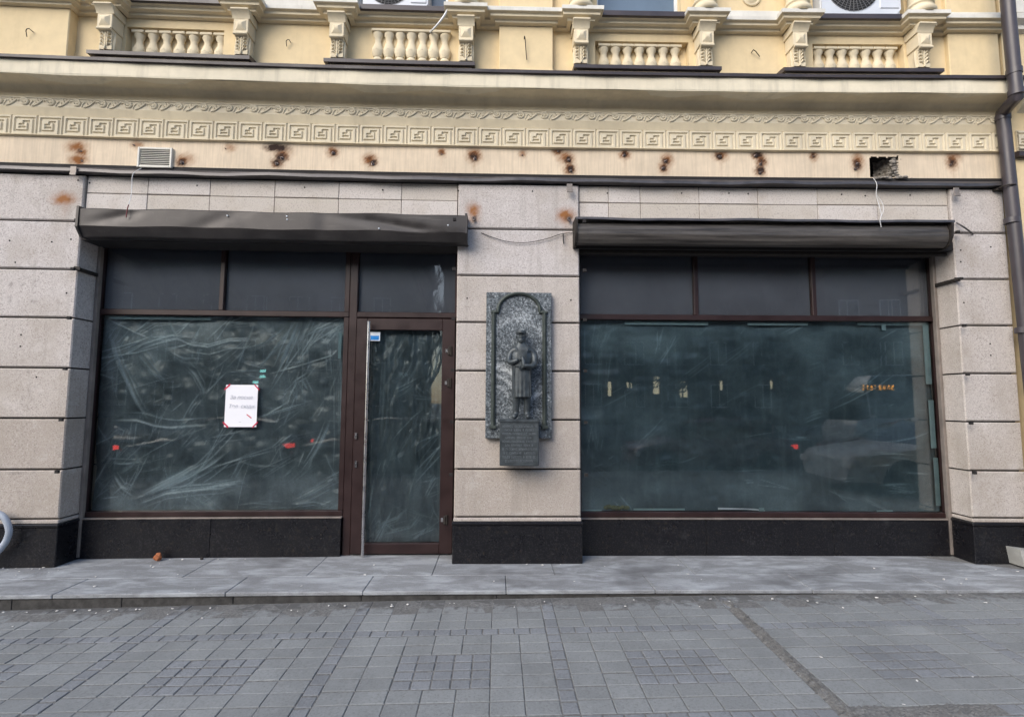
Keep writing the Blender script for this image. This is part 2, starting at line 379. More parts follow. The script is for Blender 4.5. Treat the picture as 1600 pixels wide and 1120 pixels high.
M['filmd'] = film('door_polythene_film', (.031, .046, .055), (.36, .44, .47), .9)
M['transom'] = simple('grey_window_foil', (.19, .185, .215), .6, 0, .3, .14, 1.6)
M['pstrip'] = simple('white_masking_strip', (.30, .42, .44), .6)
M['wool'] = simple('yellow_insulation', (.15, .16, .09), .95, 0, .2, .3, 40)

# ------------------------------------------------------------------ SETTING: ground
mb = MB(False)
xs = np.linspace(-60, 60, 61); ys = np.array([-7.2, -6, -5, -4, -3, -2.3, -1.5, -.6, .2])
X, Y = np.meshgrid(xs, ys); mb.grid(X, Y, gz(X, Y)-.005)
tag(mb.build('ground', M['soil']), kind='structure')
mb = MB(False)
asph = simple('asphalt', (.05, .05, .053), .9, 0, .3, .2, 20, .4, 150)
road_z = -.30
mb.add([(-300, -20, road_z), (300, -20, road_z), (300, -7.35, road_z), (-300, -7.35, road_z)], [(0, 1, 2, 3)])
tag(mb.build('road', asph), kind='structure')
mb = MB(False); mb.add([(-400, -400, road_z-.01), (400, -400, road_z-.01), (400, 100, road_z-.01), (-400, 100, road_z-.01)], [(0, 1, 2, 3)])
tag(mb.build('terrain', M['soil']), kind='structure')
mb = MB(False); mb.box(-300, 300, -60, -20.15, road_z-.02, road_z+.13); tag(mb.build('far_pavement', M['slab']), kind='structure')
mb = MB(False)
for i in range(-40, 40): mb.box(i*1.5+.005, i*1.5+1.495, -7.36, -7.2, road_z-.05, gz(i*1.5+.75, -7.2)-.002, .012)
tag(mb.build('kerb', M['step']), kind='structure')

# paving: a module of seven slabs between strips of small setts, a sett panel in each field
slab, sett = MB(False), MB(False)
def paver(m, x0, x1, y0, y1, gap=.0027, dz=0.0):
    gap *= 1.75 if m is sett else 1.0; x0 += gap; x1 -= gap; y0 += gap*1.9; y1 -= gap*1.9
    if x1-x0 < .02 or y1-y0 < .02: return
    b = .004; j = random.uniform(-.002, .002)+dz; tx, ty = random.uniform(-.012, .012), random.uniform(-.012, .012)
    cx, cy = (x0+x1)/2, (y0+y1)/2
    z = lambda x, y: gz(x, y)+j+(x-cx)*tx+(y-cy)*ty
    vs = [(x0, y0, z(x0, y0)-.02), (x1, y0, z(x1, y0)-.02), (x1, y1, z(x1, y1)-.02), (x0, y1, z(x0, y1)-.02)]
    vs += [(x0, y0, z(x0, y0)-b*.7), (x1, y0, z(x1, y0)-b*.7), (x1, y1, z(x1, y1)-b*.7), (x0, y1, z(x0, y1)-b*.7)]
    vs += [(x0+b, y0+b, z(x0, y0)), (x1-b, y0+b, z(x1, y0)), (x1-b, y1-b, z(x1, y1)), (x0+b, y1-b, z(x0, y1))]
    fs = [(8, 9, 10, 11)]
    for q in (0, 4):
        for k in range(4): fs.append((q+k, q+(k+1) % 4, q+4+(k+1) % 4, q+4+k))
    m.add(vs, fs)
PX, SW = 1.495, .10
def dirtx(y): return 1.93+.05*math.sin(y*3.1)+(-y-1)*.06+.03*math.sin(y*9)
def dirty(x, y):
    return (abs(x-1.91) < .06 and -2.36 < y < -.9) or (1.95 < x < 2.75 and abs(y+2.32) < .06)
for ci in range(-4, 5):
    xa = -1.08+PX*ci                                          # centre of the strip on the left of this field
    for yb_, yt in ((-.62, -.70), ):
        pass
    rows_top = [(-1.233-.137*k, -1.233-.137*(k-1)) for k in range(0, -3, -1)]     # three rows between the step and the first cross strip
    for y0, y1 in [(-1.233+.137*k, -1.233+.137*(k+1)) for k in range(4)]:
        for c in range(7):
            x0 = xa+SW/2+c*.1993
            if y1 > -.83 and random.random() < .18: continue
            paver(slab, x0, x0+.1993, y0, min(y1, -.70), dz=-.004 if y1 > -.9 else 0)
        if not dirty(xa, (y0+y1)/2): paver(sett, xa-SW/2, xa+SW/2, y0, min(y1, -.70))
    for ri in range(0, 5):
        yc = -1.28-1.04*ri                                    # cross strip
        for c in range(12):
            x0 = xa+SW/2+c*1.395/12
            if not dirty(x0+.06, yc): paver(sett, x0, x0+1.395/12, yc-.05, yc+.05)
        for k in range(9):
            y1 = yc+.05-k*1.04/9; 
            if not dirty(xa, y1-.05): paver(sett, xa-SW/2, xa+SW/2, y1-1.04/9, y1)
        ytop = yc-.05; h = .94/7
        for rr in range(7):
            for c in range(7):
                if 2 <= rr <= 4 and 2 <= c <= 4: continue
                x0 = xa+SW/2+c*.1993; y1 = ytop-rr*h
                paver(slab, x0, x0+.1993, y1-h, y1)
        px0 = xa+SW/2+2*.1993; wx = 3*.1993/5; hy = 3*h/4
        for c in range(5):
            for rr in range(4):
                y1 = ytop-2*h-rr*hy; paver(sett, px0+c*wx, px0+(c+1)*wx, y1-hy, y1)
mb = MB(False); nx, ny = 34, 120                               # loose soil filling the torn-out strip of setts
U, V = np.meshgrid(np.linspace(-1, 1, nx), np.linspace(-.84, -2.36, ny)); Wd = .048+.010*np.sin(V*7.3)+.012*np.sin(V*23+1)+.010*np.sin(V*61)+rng.normal(0, .006, V.shape[0])[:, None]
Xs = 1.91+.010*np.sin(V*4)+U*Wd; Zs = gz(Xs, V)-.010+.017*(1-np.abs(U)**3)+rng.normal(0, .0022, U.shape)-.012*(np.abs(U) > .97)
mb.grid(Xs, V, Zs); U, V = np.meshgrid(np.linspace(1.92, 2.85, 60), np.linspace(-1, 1, 20)); Ys = -2.32+V*(.07+.02*np.sin(U*13)); mb.grid(U, Ys, gz(U, Ys)-.010+.015*(1-np.abs(V)**3)*(U < 2.78)+rng.normal(0, .002, U.shape))
tag(mb.build('loose_soil', M['soil']), kind='structure')
tag(slab.build('pavement', M['slab'], fixn=False), kind='structure')
tag(sett.build('pavement_setts', M['sett'], fixn=False), kind='structure')

# the long stone step in front of the shop
mb = MB()
x = -7.4; k = 0
while x < 6.6:
    L = random.uniform(1.05, 1.4); mb.box(x+.002, x+L-.002, -.725+random.uniform(-.004, .004), -.33, -.034, 0.0, .006); x += L
x = -7.1
while x < 6.6:
    L = random.uniform(1.1, 1.5); mb.box(x+.002, x+L-.002, -.326, .60, -.03, random.uniform(-.002, .002), .004); x += L
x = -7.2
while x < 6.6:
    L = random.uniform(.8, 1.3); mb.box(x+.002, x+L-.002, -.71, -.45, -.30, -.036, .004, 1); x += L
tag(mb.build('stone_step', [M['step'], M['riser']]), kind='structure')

# ------------------------------------------------------------------ THE BUILDING
B = thing('corner_shop_building', 'old yellow plastered building with grey granite piers and an empty shop on its ground floor', 'building', (0, .3, 0))
XE = 5.42                                                     # right end of this front
JZ = [.45, .92, 1.415, 1.91, 2.41, 2.90, 3.395, 3.885]
rust_pts = [(120,230,14,9,.9),(127,238,9,7,1),(122,250,13,8,1),(214,226,9,6,.7),(284,252,8,9,1),(292,249,12,9,.6),(360,231,9,7,.6),(432,232,16,6,.6),(441,243,10,9,1),(433,255,8,7,1),(441,236,16,9,.6),
 (520,237,8,8,1),(578,249,10,8,1),(582,254,7,6,1),(690,238,6,7,.9),(741,243,10,10,1.1),(817,240,6,6,.7),(872,236,9,7,.9),(884,246,12,9,.9),(889,250,7,8,1),(890,264,8,9,1.1),(976,242,8,7,1),(1042,250,9,10,.9),(1037,262,8,9,.9),
 (1126,243,10,8,1),(1184,243,9,7,1),(1190,252,8,10,1),(1188,267,8,8,1),(1271,244,6,8,.9),(1340,253,9,14,.9),(1488,250,9,15,.9),(1494,244,10,10,.6)]
soot_pts = [(124,236,5,4,.6),(127,251,4,3,.6),(284,254,6,6,1),(432,231,18,6,1.1),(440,246,8,7,1),(433,254,7,6,1),(520,238,5,5,.9),(582,254,6,5,1),(577,247,6,5,.6),(690,240,4,4,.6),(741,245,7,7,1),(872,236,8,4,.7),(888,249,6,6,.9),(891,264,6,7,1),
 (976,242,5,5,1),(1040,252,6,6,.8),(1037,262,5,6,.9),(1124,244,6,5,1),(1183,242,8,5,1.1),(1190,252,6,6,.8),(1188,266,7,7,1),(1271,244,5,5,.8),(1339,258,6,10,.9),(1488,254,6,9,.8)]
def stains(pts, X, Z, y=0.0):
    out = np.zeros_like(X)
    wx = .007*np.sin(X*83+Z*41)+.006*np.sin(X*171-Z*133+1)+.004*np.sin(X*313+Z*287); wz = .007*np.sin(Z*97-X*53+2)+.005*np.sin(Z*211+X*149); X0, X, Z = X, X+wx, Z+wz
    for px, py, sx, sy, a in pts:
        cx, cz = at(px, py, y); k = .0066
        dz_ = cz-Z; out = np.maximum(out, .42*a*(dz_ > 0)*np.exp(-dz_/(sy*k*3.2))*np.exp(-((X0-cx-.004*np.sin(Z*60))/(sx*k*.38))**2))
        out = np.maximum(out, a*np.exp(-(((X-cx)/(sx*k))**2+((Z-cz)/(sy*k))**2)*.8))
    return out
pier_rust = [(100, 311, 14, 8, 1.0), (108, 313, 8, 7, .7), (740, 330, 9, 11, .9), (740, 342, 8, 6, .6), (884, 337, 12, 10, 1.0), (890, 343, 6, 6, .6), (1462, 428, 6, 9, .5)]
pier_soot = [(17, 444, 4, 6, .5), (35, 445, 4, 7, .5), (59, 441, 4, 4, .42), (15, 468, 4, 7, .5), (31, 473, 4, 7, .5), (53, 470, 7, 5, .42), (25, 736, 16, 8, .38), (740, 341, 5, 4, .8), (888, 341, 7, 6, .7), (110, 313, 4, 4, .6)]

def pier(x0, x1, tones, returns):
    """rusticated blocks with open joints round a dark core; the front of every block is a fine sheet so that stains can sit on it"""
    mb = MB(); tone = []; 
    core = MB(); core.box(x0+.03, x1-.03, .03, .62, .0, 3.88)
    rust = []; soot = []
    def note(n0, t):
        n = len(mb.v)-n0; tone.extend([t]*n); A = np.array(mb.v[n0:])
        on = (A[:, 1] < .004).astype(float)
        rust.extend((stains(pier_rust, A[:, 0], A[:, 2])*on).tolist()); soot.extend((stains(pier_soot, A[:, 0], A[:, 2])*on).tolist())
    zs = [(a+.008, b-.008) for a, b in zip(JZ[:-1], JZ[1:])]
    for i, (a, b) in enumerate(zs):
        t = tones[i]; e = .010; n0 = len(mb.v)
        mb.box(x0, x1, e, .60, a, b, .0)                      # body of the block
        note(n0, t); n0 = len(mb.v)
        nx, nz = max(2, int((x1-x0)/.04)), 14
        X, Z = np.meshgrid(np.linspace(x0+e, x1-e, nx), np.linspace(a+e, b-e, nz))
        mb.grid(X, np.zeros_like(X), Z, 0); note(n0, t); n0 = len(mb.v)
        n = 8                                                 # chamfer ring
        for u in range(n):
            p, q = x0+(x1-x0)*u/n, x0+(x1-x0)*(u+1)/n
            pi, qi = x0+e+(x1-x0-2*e)*u/n, x0+e+(x1-x0-2*e)*(u+1)/n
            mb.add([(p, e, a), (q, e, a), (qi, 0, a+e), (pi, 0, a+e)], [(0, 1, 2, 3)]); mb.add([(p, e, b), (q, e, b), (qi, 0, b-e), (pi, 0, b-e)], [(3, 2, 1, 0)])
        mb.add([(x0, e, a), (x0, e, b), (x0+e, 0, b-e), (x0+e, 0, a+e)], [(3, 2, 1, 0)]); mb.add([(x1, e, a), (x1, e, b), (x1-e, 0, b-e), (x1-e, 0, a+e)], [(0, 1, 2, 3)])
        note(n0, t)
    n0 = len(mb.v); mb.box(x0-.004, x1+.004, -.004, .6, .408, .443, .006); note(n0, .35)
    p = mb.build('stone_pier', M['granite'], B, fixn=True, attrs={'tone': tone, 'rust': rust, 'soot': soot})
    core.build('joint_core', M['shadowgap'], p)
    q = MB(); q.box(x0-.012, x1+.012, -.014, .6, 0.0, .372, .006); q.box(x0-.02, x1+.02, -.024, .6, .374, .406, .008); q.build('granite_base', M['blackgr'], p)
    k = MB(False); k.box(-.016, .016, -.012, .012, -.022, .006); first = None
    for z in JZ[1:-1]:
        for xx in returns:
            yy = .10+.12*(abs(xx) > 2) if True else 0
            if first is None:
                c = k.build('joint_clip', M['shadowgap'], p); first = c
            else: c = first.copy(); COL.objects.link(c); c.parent = p
            y_ = .235 if abs(xx) > 2 else .006
            c.location = (xx-WL[p.name][0], y_+bend(xx)-WL[p.name][1], z-.004-WL[p.name][2])
    return p
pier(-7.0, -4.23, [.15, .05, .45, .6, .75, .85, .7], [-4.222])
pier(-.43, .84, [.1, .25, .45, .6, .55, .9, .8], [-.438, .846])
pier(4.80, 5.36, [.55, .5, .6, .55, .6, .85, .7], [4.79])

# tiles over the shop openings
for x0, x1, xs in ((-4.222, -.438, [-3.62, -2.996, -2.338, -1.679, -1.026]), (.848, 4.792, [1.16, 1.50, 2.13, 2.76, 3.40, 4.04])):
    mb = MB(); e = [x0]+xs+[x1]
    for a, b in zip(e[:-1], e[1:]):
        mb.box(a+.0025, b-.0025, .032+random.uniform(-.002, .002), .10, 3.708+random.uniform(-.004, .004), 3.884, .003); mb.box(a+.0025, b-.0025, .03+random.uniform(-.002, .002), .10, 3.30, 3.700, .003)
    l = mb.build('lintel_cladding', M['tile'], B); q = MB(); q.box(x0, x1, .10, .6, 3.24, 3.884); q.build('joint_core', M['shadowgap'], l)

mb = MB(); mb.box(-7, 5.40, .63, 8, -.2, 9.0, seg=.5); mb.build('building_mass', M['shadowgap'], B)
# dark ledge between the piers and the plaster band
mb = MB(); n = 60; xs = np.linspace(-7, XE-.02, n)
prof = lambda x: [(-.012, 3.955), (-.05, 3.925), (-.055, 3.893), (-.045, 3.889), (.02, 3.889), (.02, 3.955)]
vs = []; 
for i, x in enumerate(xs):
    w_ = .006*math.sin(x*2.3)+.005*math.sin(x*7.1)
    vs += [(x, p[0]*(1+.15*math.sin(x*5)) if p[0] < -.02 else p[0], p[1]+w_*(1 if k in (1, 2, 3) else .3)) for k, p in enumerate(prof(x))]
fs = []
for i in range(n-1):
    for k in range(6): a = i*6+k; c = i*6+(k+1) % 6; fs.append((a, a+6, c+6, c))
mb.add(vs, fs); led = mb.build('ledge_flashing', M['ledge'], B)
q = MB(); q.box(-7, XE-.03, -.004, .05, 3.945, 3.99); q.build('open_joint', M['shadowgap'], led)

# plaster band with rust, a hole knocked through at the right
hx0, hz1 = at(1357, 245); hx1, hz0 = at(1406, 276)
xs = np.arange(-7.0, XE+.001, .0165); zs = np.linspace(3.985, 4.285, 22)
Xg, Zg = np.meshgrid(xs, zs)
mb = MB(); Yg = .004*np.sin(Xg*3)*np.cos(Zg*9)
keep = []; a_, b_ = Xg.shape
mb.v = np.stack([Xg, Yg, Zg], -1).reshape(-1, 3).tolist()
jag = lambda x: .006*math.sin(x*71)+.004*math.sin(x*133)
for i in range(a_-1):
    for j in range(b_-1):
        cx, cz = xs[j]+.008, (zs[i]+zs[i+1])/2
        if hx0 < cx < hx1-.055+.05*(cz-hz0)/(hz1-hz0)+jag(cz*3) and hz0-.01 < cz < hz1+jag(cx): continue
        mb.f.append((i*b_+j, i*b_+j+1, (i+1)*b_+j+1, (i+1)*b_+j)); mb.m.append(0)
rs = stains(rust_pts, Xg, Zg); ss = stains(soot_pts, Xg, Zg)
band = mb.build('plaster_band', M['band'], B, fixn=False, attrs={'rust': rs.ravel(), 'soot': ss.ravel()})
mb = MB()                                                     # the hole's dark throat and broken edges
mb.add([(hx0-.03, .012, hz0-.03), (hx1+.03, .012, hz0-.03), (hx1+.03, .012, hz1+.03), (hx0-.03, .012, hz1+.03), (hx0-.03, .42, hz0-.03), (hx1+.03, .42, hz0-.03), (hx1+.03, .42, hz1+.03), (hx0-.03, .42, hz1+.03)], [(4, 5, 6, 7), (0, 1, 5, 4), (1, 2, 6, 5), (2, 3, 7, 6), (3, 0, 4, 7)])
mb.build('broken_hole', M['shadowgap'], band)
mb = MB(); U, V = np.meshgrid(np.linspace(0, 1, 14), np.linspace(0, 1, 14)); jr = rng.normal(0, .007, U.shape)
mb.grid(hx1+.03-.16*U+jr, .004+.20*U+jr, hz0-.02+(hz1-hz0+.05)*V+rng.normal(0, .004, U.shape)); mb.grid(hx0-.02+(hx1-hx0+.05)*V, .004+.20*U+jr, hz0-.012-.01*U+rng.normal(0, .005, U.shape)); mb.build('broken_masonry', M['rubble'], band, fixn=False)
mb = MB()
for i in range(46):
    t = i/45
    if i < 26: x, z = hx0+.05+(hx1-hx0+.12)*random.random(), hz0-.012-.02*random.random()
    else: x, z = hx1-.02-.06*random.random(), hz0+(hz1-hz0)*random.random()
    r = random.uniform(.007, .022); mb.ball((x, random.uniform(-.035, .03), z), r*1.7, r, r*.7, 6, 4)
mb.build('rubble_edge', M['rubble'], band, smooth=False)
q = MB(); q.box(-7, XE, .03, .1, 3.9, hz0-.04); q.box(-7, hx0-.04, .03, .1, hz0-.04, 4.4); q.box(hx1+.04, XE, .03, .1, hz0-.04, 4.4); q.build('band_backing', M['shadowgap'], band)

# Greek key frieze: a height field of raised strips
cell, n1 = .2495, 17
def key(u, v):                                                # u,v in 0..8 -> groove?
    t = .33
    seg = [(0.15, .0, .15, 8), (1.4, 6.7, 7.2, 6.7), (1.4, 1.5, 1.4, 6.7), (1.4, 1.5, 5.6, 1.5), (5.6, 1.5, 5.6, 5.2), (4.0, 5.2, 5.6, 5.2), (7.2, .8, 7.2, 6.7), (4.0, 4.1, 4.0, 5.2), (2.9, 4.1, 4.0, 4.1), (2.9, 2.9, 4.3, 2.9)]
    for x0, y0, x1, y1 in seg:
        if x0-t <= u <= x1+t and y0-t <= v <= y1+t: return True
    return False
nc = 34; K = np.array([[key((i+.5)/nc*8, (j+.5)/nc*8) for i in range(nc)] for j in range(nc)])
def meander(x0, x1, z0, z1, yf, parent, phase):
    mb = MB(); xs = []; nx = int((x1-x0)/cell*nc)
    X = x0+(np.arange(nx+1))*cell/nc; Z = np.linspace(z0, z1, nc+1)
    H = np.zeros((nc+1, nx+1))
    for j in range(nc+1):
        for i in range(nx+1):
            ii = int(((X[i]-phase) / cell % 1)*nc+1e-6) % nc
            H[j, i] = .0 if K[min(j, nc-1), ii] else -.014
    XX, ZZ = np.meshgrid(X, Z); H[0, :] = 0; H[-1, :] = 0
    mb.grid(XX, yf+H, ZZ); return mb.build('key_frieze', M['relief'], parent, fixn=False)
MZ0, MZ1 = 4.283, 4.488
ph = at(20, 200)[0]
meander(-6.0, XE-.02, MZ0, MZ1, -.012, B, ph)
mb = MB(); mb.prism([(.03, 4.26), (-.013, 4.272), (-.034, 4.276), (-.034, 4.284), (-.013, 4.284), (.03, 4.284)], -7, XE); mb.prism([(.05, 4.486), (-.018, 4.488), (-.045, 4.565), (.05, 4.565)], -7, XE); mb.build('frieze_moulding', M['frieze'], B)

# running scroll band
mb = MB(); mb.prism([(.05, 4.5655), (-.043, 4.5655), (-.043, 4.66), (.05, 4.66)], -7, XE)
sc_w = .2525; x = -6.0
while x < XE-.2:
    cz, cx = 4.614, x+sc_w*.62; P = []
    for t in np.linspace(0, 1, 8): P.append((x+sc_w*.42*t-.02, -.047, 4.573+.068*t**1.6))
    for t in np.linspace(0, 1, 15):
        a = math.radians(150)-t*math.radians(520); r = .036*(1-.62*t); P.append((cx+r*1.25*math.cos(a), -.047, cz+r*math.sin(a)))
    mb.tube(P, [.0095]*8+[.0125-.004*t for t in np.linspace(0, 1, 15)], 6)
    mb.tube([(cx+.05+.06*t, -.046, 4.575+.055*math.sin(t*2.6)) for t in np.linspace(0, 1, 7)], .006, 5)
    for q in range(3): mb.tube([(x+.02+.03*q, -.046, 4.652), (x+.035+.03*q, -.046, 4.628-.006*q)], .005, 5)
    mb.ball((cx, -.045, cz), .018, .012, .014, 8, 6); x += sc_w
mb.box(-7, XE, -.05, .03, 4.655, 4.664); mb.build('scroll_frieze', M['relief'], B, smooth=True)

# cornice: cove, soffit, fascia
cor = MB(); prof = [(.06, 4.664), (-.024, 4.664), (-.022, 4.735)]
for t in np.linspace(0, 1, 7): prof.append((-.022-.06*(1-math.cos(t*math.pi/2)), 4.735+.05*math.sin(t*math.pi/2)))
prof += [(-.235, 4.789), (-.25, 4.786), (-.252, 4.795), (-.252, 4.926), (.06, 5.0)]
pw = [(a, b) for a, b in prof]
cor.prism(pw[:-5]+[(-.235, 4.789), (.06, 4.789)], -7, XE); c0 = cor.build('cornice', M['frieze'], B)
q = MB(); n = 60; vs = []; fs = []
for i, x in enumerate(np.linspace(-7, XE, n)):
    a = .004*math.sin(x*1.9)+.003*math.sin(x*6.3); vs += [(x, -.236, 4.788+a), (x, -.253, 4.786+a), (x, -.256+a*.5, 4.80), (x, -.256+a*.5, 4.93), (x, .06, 4.985), (x, .06, 4.79)]
for i in range(n-1):
    for k in range(6): a = i*6+k; c = i*6+(k+1) % 6; fs.append((a, a+6, c+6, c))
fs += [tuple(range(6)), tuple(reversed(range((n-1)*6, n*6)))]
q.add(vs, fs); q.build('fascia', M['fascia'], c0)
q = MB(); n = 120; vs = []; fs = []
for i, x in enumerate(np.linspace(-7, XE+.01, n)):
    a = .004*math.sin(x*2.9+1)+.003*math.sin(x*11); vs += [(x, -.262, 4.932), (x, -.285+a, 4.930+a*.5), (x, -.288+a, 4.958+a), (x, -.27, 4.966), (x, .03, 5.012), (x, .03, 5.0)]
for i in range(n-1):
    for k in range(6): a = i*6+k; c = i*6+(k+1) % 6; fs.append((a, a+6, c+6, c))
fs += [tuple(range(6)), tuple(reversed(range((n-1)*6, n*6)))]
q.add(vs, fs); q.build('flashing', M['flash'], c0)

# upper storey. bays: (base x0,x1), (console xs), (recess or None), (window x0,x1)
AZ = 5.10
def xr(a, b, py, y): return at(a, py, y)[0], at(b, py, y)[0]
bays = []
for base, cons, rec, bal, win in (((136, 391, 80), (161, 375), (197, 350, 58), (208, 346, 7), (190, 352, 4)),
                                  ((506, 742, 92), (525.5, 728), None, (587, 700, 7), (556, 700, 10)),
                                  ((897, 1127, 100), (908.5, 1105), (930, 1076, 80), (940, 1061, 7), (932, 1063, 10)),
                                  ((1225, 1474, 104), (1251, 1446), (1270, 1412, 82), (1277, 1398, 7), (1268, 1410, 10))):
    d = dict(base=xr(base[0], base[1], base[2], -.14), cons=[at(c, 55, -.17)[0] for c in cons], win=xr(win[0], win[1], win[2], .02))
    d['rec'] = xr(rec[0], rec[1], rec[2], 0) if rec else None
    d['bal'] = (xr(bal[0], bal[1], 65, 0), bal[2]); bays.append(d)
ZC = 5.595                                                    # underside of the string course
panels = [(-5.30, at(110, 45, -.08)[0]), (at(780, 60, -.06)[0], at(864, 60, -.06)[0]), (at(1482, 70, -.05)[0], XE-.03)]
holes = []
for b in bays:
    if b['rec']: holes.append((b['rec'][0], b['rec'][1], 5.0, 5.50, .085, 1))
    holes.append((b['win'][0], b['win'][1], 5.76, 7.6, .14))
mb = MB(); mb.wall(-7, XE, 4.99, 9.0, 0.0, .1, holes); mb.box(XE-.02, XE, .001, .4, 4.3, 9.0)
uw = mb.build('upper_wall', M['cream'], B, fixn=False)
for i, (a, b) in enumerate(panels):
    e = (.10, .07, .05)[i]; mb = MB(); mb.box(a, b, -e, .02, 5.0, 5.60, .008); mb.box(a-.012, b+.012, -e-.02, .02, 5.0, 5.075+.03*(i == 1), .01); mb.box(a, b, -e, .02, 5.80, 9.0, .008)
    mb.build('wall_panel', M['cream'], B)
# console and baluster prototypes, built once about their own foot
def console_mesh():
    k = MB(False); w = .075
    k.box(-w, w, -.165, 0, .212, .36, .004)
    k.add([(-.052, -.166, .234), (.052, -.166, .234), (.052, -.166, .34), (-.052, -.166, .34), (-.018, -.19, .27), (.018, -.19, .27), (.018, -.19, .304), (-.018, -.19, .304)], [(0, 1, 5, 4), (1, 2, 6, 5), (2, 3, 7, 6), (3, 0, 4, 7), (4, 5, 6, 7)])
    k.prism([(0, .36), (-.165, .36), (-.172, .385), (-.20, .42), (-.215, .43), (-.215, .445), (0, .445)], -w-.014, w+.014)
    pr = [(-.165, .21), (-.168, .20), (-.16, .188), (-.135, .175), (-.12, .15), (-.118, .11), (-.125, .07), (-.135, .03), (-.13, .0)]
    k.prism([(0, .0)]+[(0, .21)]+pr, -w+.012, w-.012)
    k.tube([(-w+.004, -.168, .198), (w-.004, -.168, .198)], .014, 8)
    for s in (-1, 1):
        for q in range(4):
            z0 = .172-.038*q; k.tube([(s*.008, -.130, z0-.03), (s*.03, -.142, z0), (s*.052, -.130, z0+.004), (s*.058, -.118, z0-.035)], [.007, .012, .011, .005], 6)
        k.tube([(s*(w-.008), -.10, .185), (s*(w-.004), -.105, .10), (s*(w-.008), -.11, .0)], .011, 6)
    k.tube([(0, -.14, .175), (0, -.135, .09), (0, -.142, .0)], [.011, .008, .009], 6)
    return k
def baluster_mesh(h):
    k = MB(False); s = h/.34
    k.box(-.05, .05, -.05, .035, h-.03, h, .004); k.box(-.046, .046, -.05, .035, 0, .035*s, .003)
    pr = [(.036, .035), (.044, .05), (.032, .075), (.038, .085), (.051, .12), (.050, .15), (.040, .18), (.034, .20), (.027, .225), (.030, .26), (.042, .285), (.046, .31), (.046, .31)]
    k.lathe((0, 0, 0), [(r, z*s) for r, z in pr], 12)
    for sg in (-1, 1): k.tube([(sg*.042, -.018, .16*s), (sg*.022, -.04, .125*s), (0, -.047, .145*s)], .006, 5)
    k.tube([(-.034, -.02, .085*s), (0, -.034, .085*s), (.034, -.02, .085*s)], .007, 5)
    return k
cm = None; bmeshes = {}
for i, b in enumerate(bays):
    x0, x1 = b['base']; mb = MB(); mb.box(x0+.03, x1-.03, -.115, .02, 5.0, 5.090, .006)
    ap = mb.build('balcony_apron', M['pale'], B)
    q = MB(); q.prism([(.01, 5.092), (-.14, 5.092), (-.15, 5.088), (-.152, 5.125), (-.13, 5.138), (.01, 5.16)], x0, x1); q.build('flashing', M['flash'], ap)
    for cx in b['cons']:
        if cm is None: c = console_mesh().build('console', M['pale'], ap, smooth=True); cm = c; c.data.transform(Matrix.Translation(Vector(WL[ap.name])))
        else: c = cm.copy(); COL.objects.link(c); c.parent = ap
        c.location = Vector((cx, bend(cx)-.0, 5.152))-Vector(WL[ap.name])
    (u, v), n = b['bal']; h = .355 if b['rec'] else .395
    if h not in bmeshes:
        o = baluster_mesh(h).build('baluster', M['pale'], ap, smooth=True); o.data.transform(Matrix.Translation(Vector(WL[ap.name]))); bmeshes[h] = o; fresh = True
    else: fresh = False
    for k in range(n):
        if k == 0 and fresh: o = bmeshes[h]
        else: o = bmeshes[h].copy(); COL.objects.link(o); o.parent = ap
        o.scale = (1.28, 1, 1); cx = u+.03+(v-u-.06)*k/(n-1); yy = .055 if b['rec'] else -.012
        o.location = Vector((cx, bend(cx)+yy, 5.125 if b['rec'] else 5.145))-Vector(WL[ap.name])
# string course, mitred round consoles and panels
brk = sorted([(p[0], p[1], (.10, .07, .05)[i]) for i, p in enumerate(panels)]+[(c-.10, c+.10, .115) for b in bays for c in b['cons']])
prof = [(0, ZC), (.012, ZC), (.03, ZC+.004), (.044, ZC+.006), (.046, ZC+.03), (.056, ZC+.034), (.084, ZC+.038), (.094, ZC+.04), (.096, ZC+.064), (.105, ZC+.068), (.122, ZC+.074), (.126, ZC+.078), (.128, ZC+.116), (.0, ZC+.126)]
def course_path(d):
    P = [(-7.0, -d)]
    for a, b, e in brk:
        m = max(-7, a-d)
        P += [(m, -d), (m, -d-e), (min(b+d, XE), -d-e), (min(b+d, XE), -d)]
    P.append((XE, -d)); return P
paths = [course_path(d) for d, z in prof]
for pth in paths:                                             # neighbours may not cross
    for i in range(1, len(pth)):
        if pth[i][0] < pth[i-1][0]:
            m = (pth[i][0]+pth[i-1][0])/2; pth[i] = (m, pth[i][1]); pth[i-1] = (m, pth[i-1][1])
            if i >= 2 and abs(pth[i-2][0]-pth[i-1][0]) > 0 and i-2 >= 0 and (i-1) % 4 == 0: pth[i-2] = (m, pth[i-2][1]) if pth[i-2][0] > m else pth[i-2]
mb = MB(); n = len(paths[0])
mb.add([(p[0], p[1], prof[j][1]) for j, pth in enumerate(paths) for p in pth], [(j*n+i, j*n+i+1, (j+1)*n+i+1, (j+1)*n+i) for j in range(len(prof)-1) for i in range(n-1)], 0)
nf = len(mb.f); mb.m = [1 if k >= (len(prof)-3)*(n-1) else 0 for k in range(nf)]
mb.build('string_course', [M['pale'], M['white_sill']], B, fixn=False)
edges = [-7.0]+[v for b in bays for v in (b['cons'][0]-.06, b['cons'][1]+.06)]+[XE]
for a, b in zip(edges[0::2], edges[1::2]): mb = MB(); mb.box(a, b, -.105, .02, ZC+.118, ZC+.20, .006); mb.build('wall_base', M['white_sill'], B)
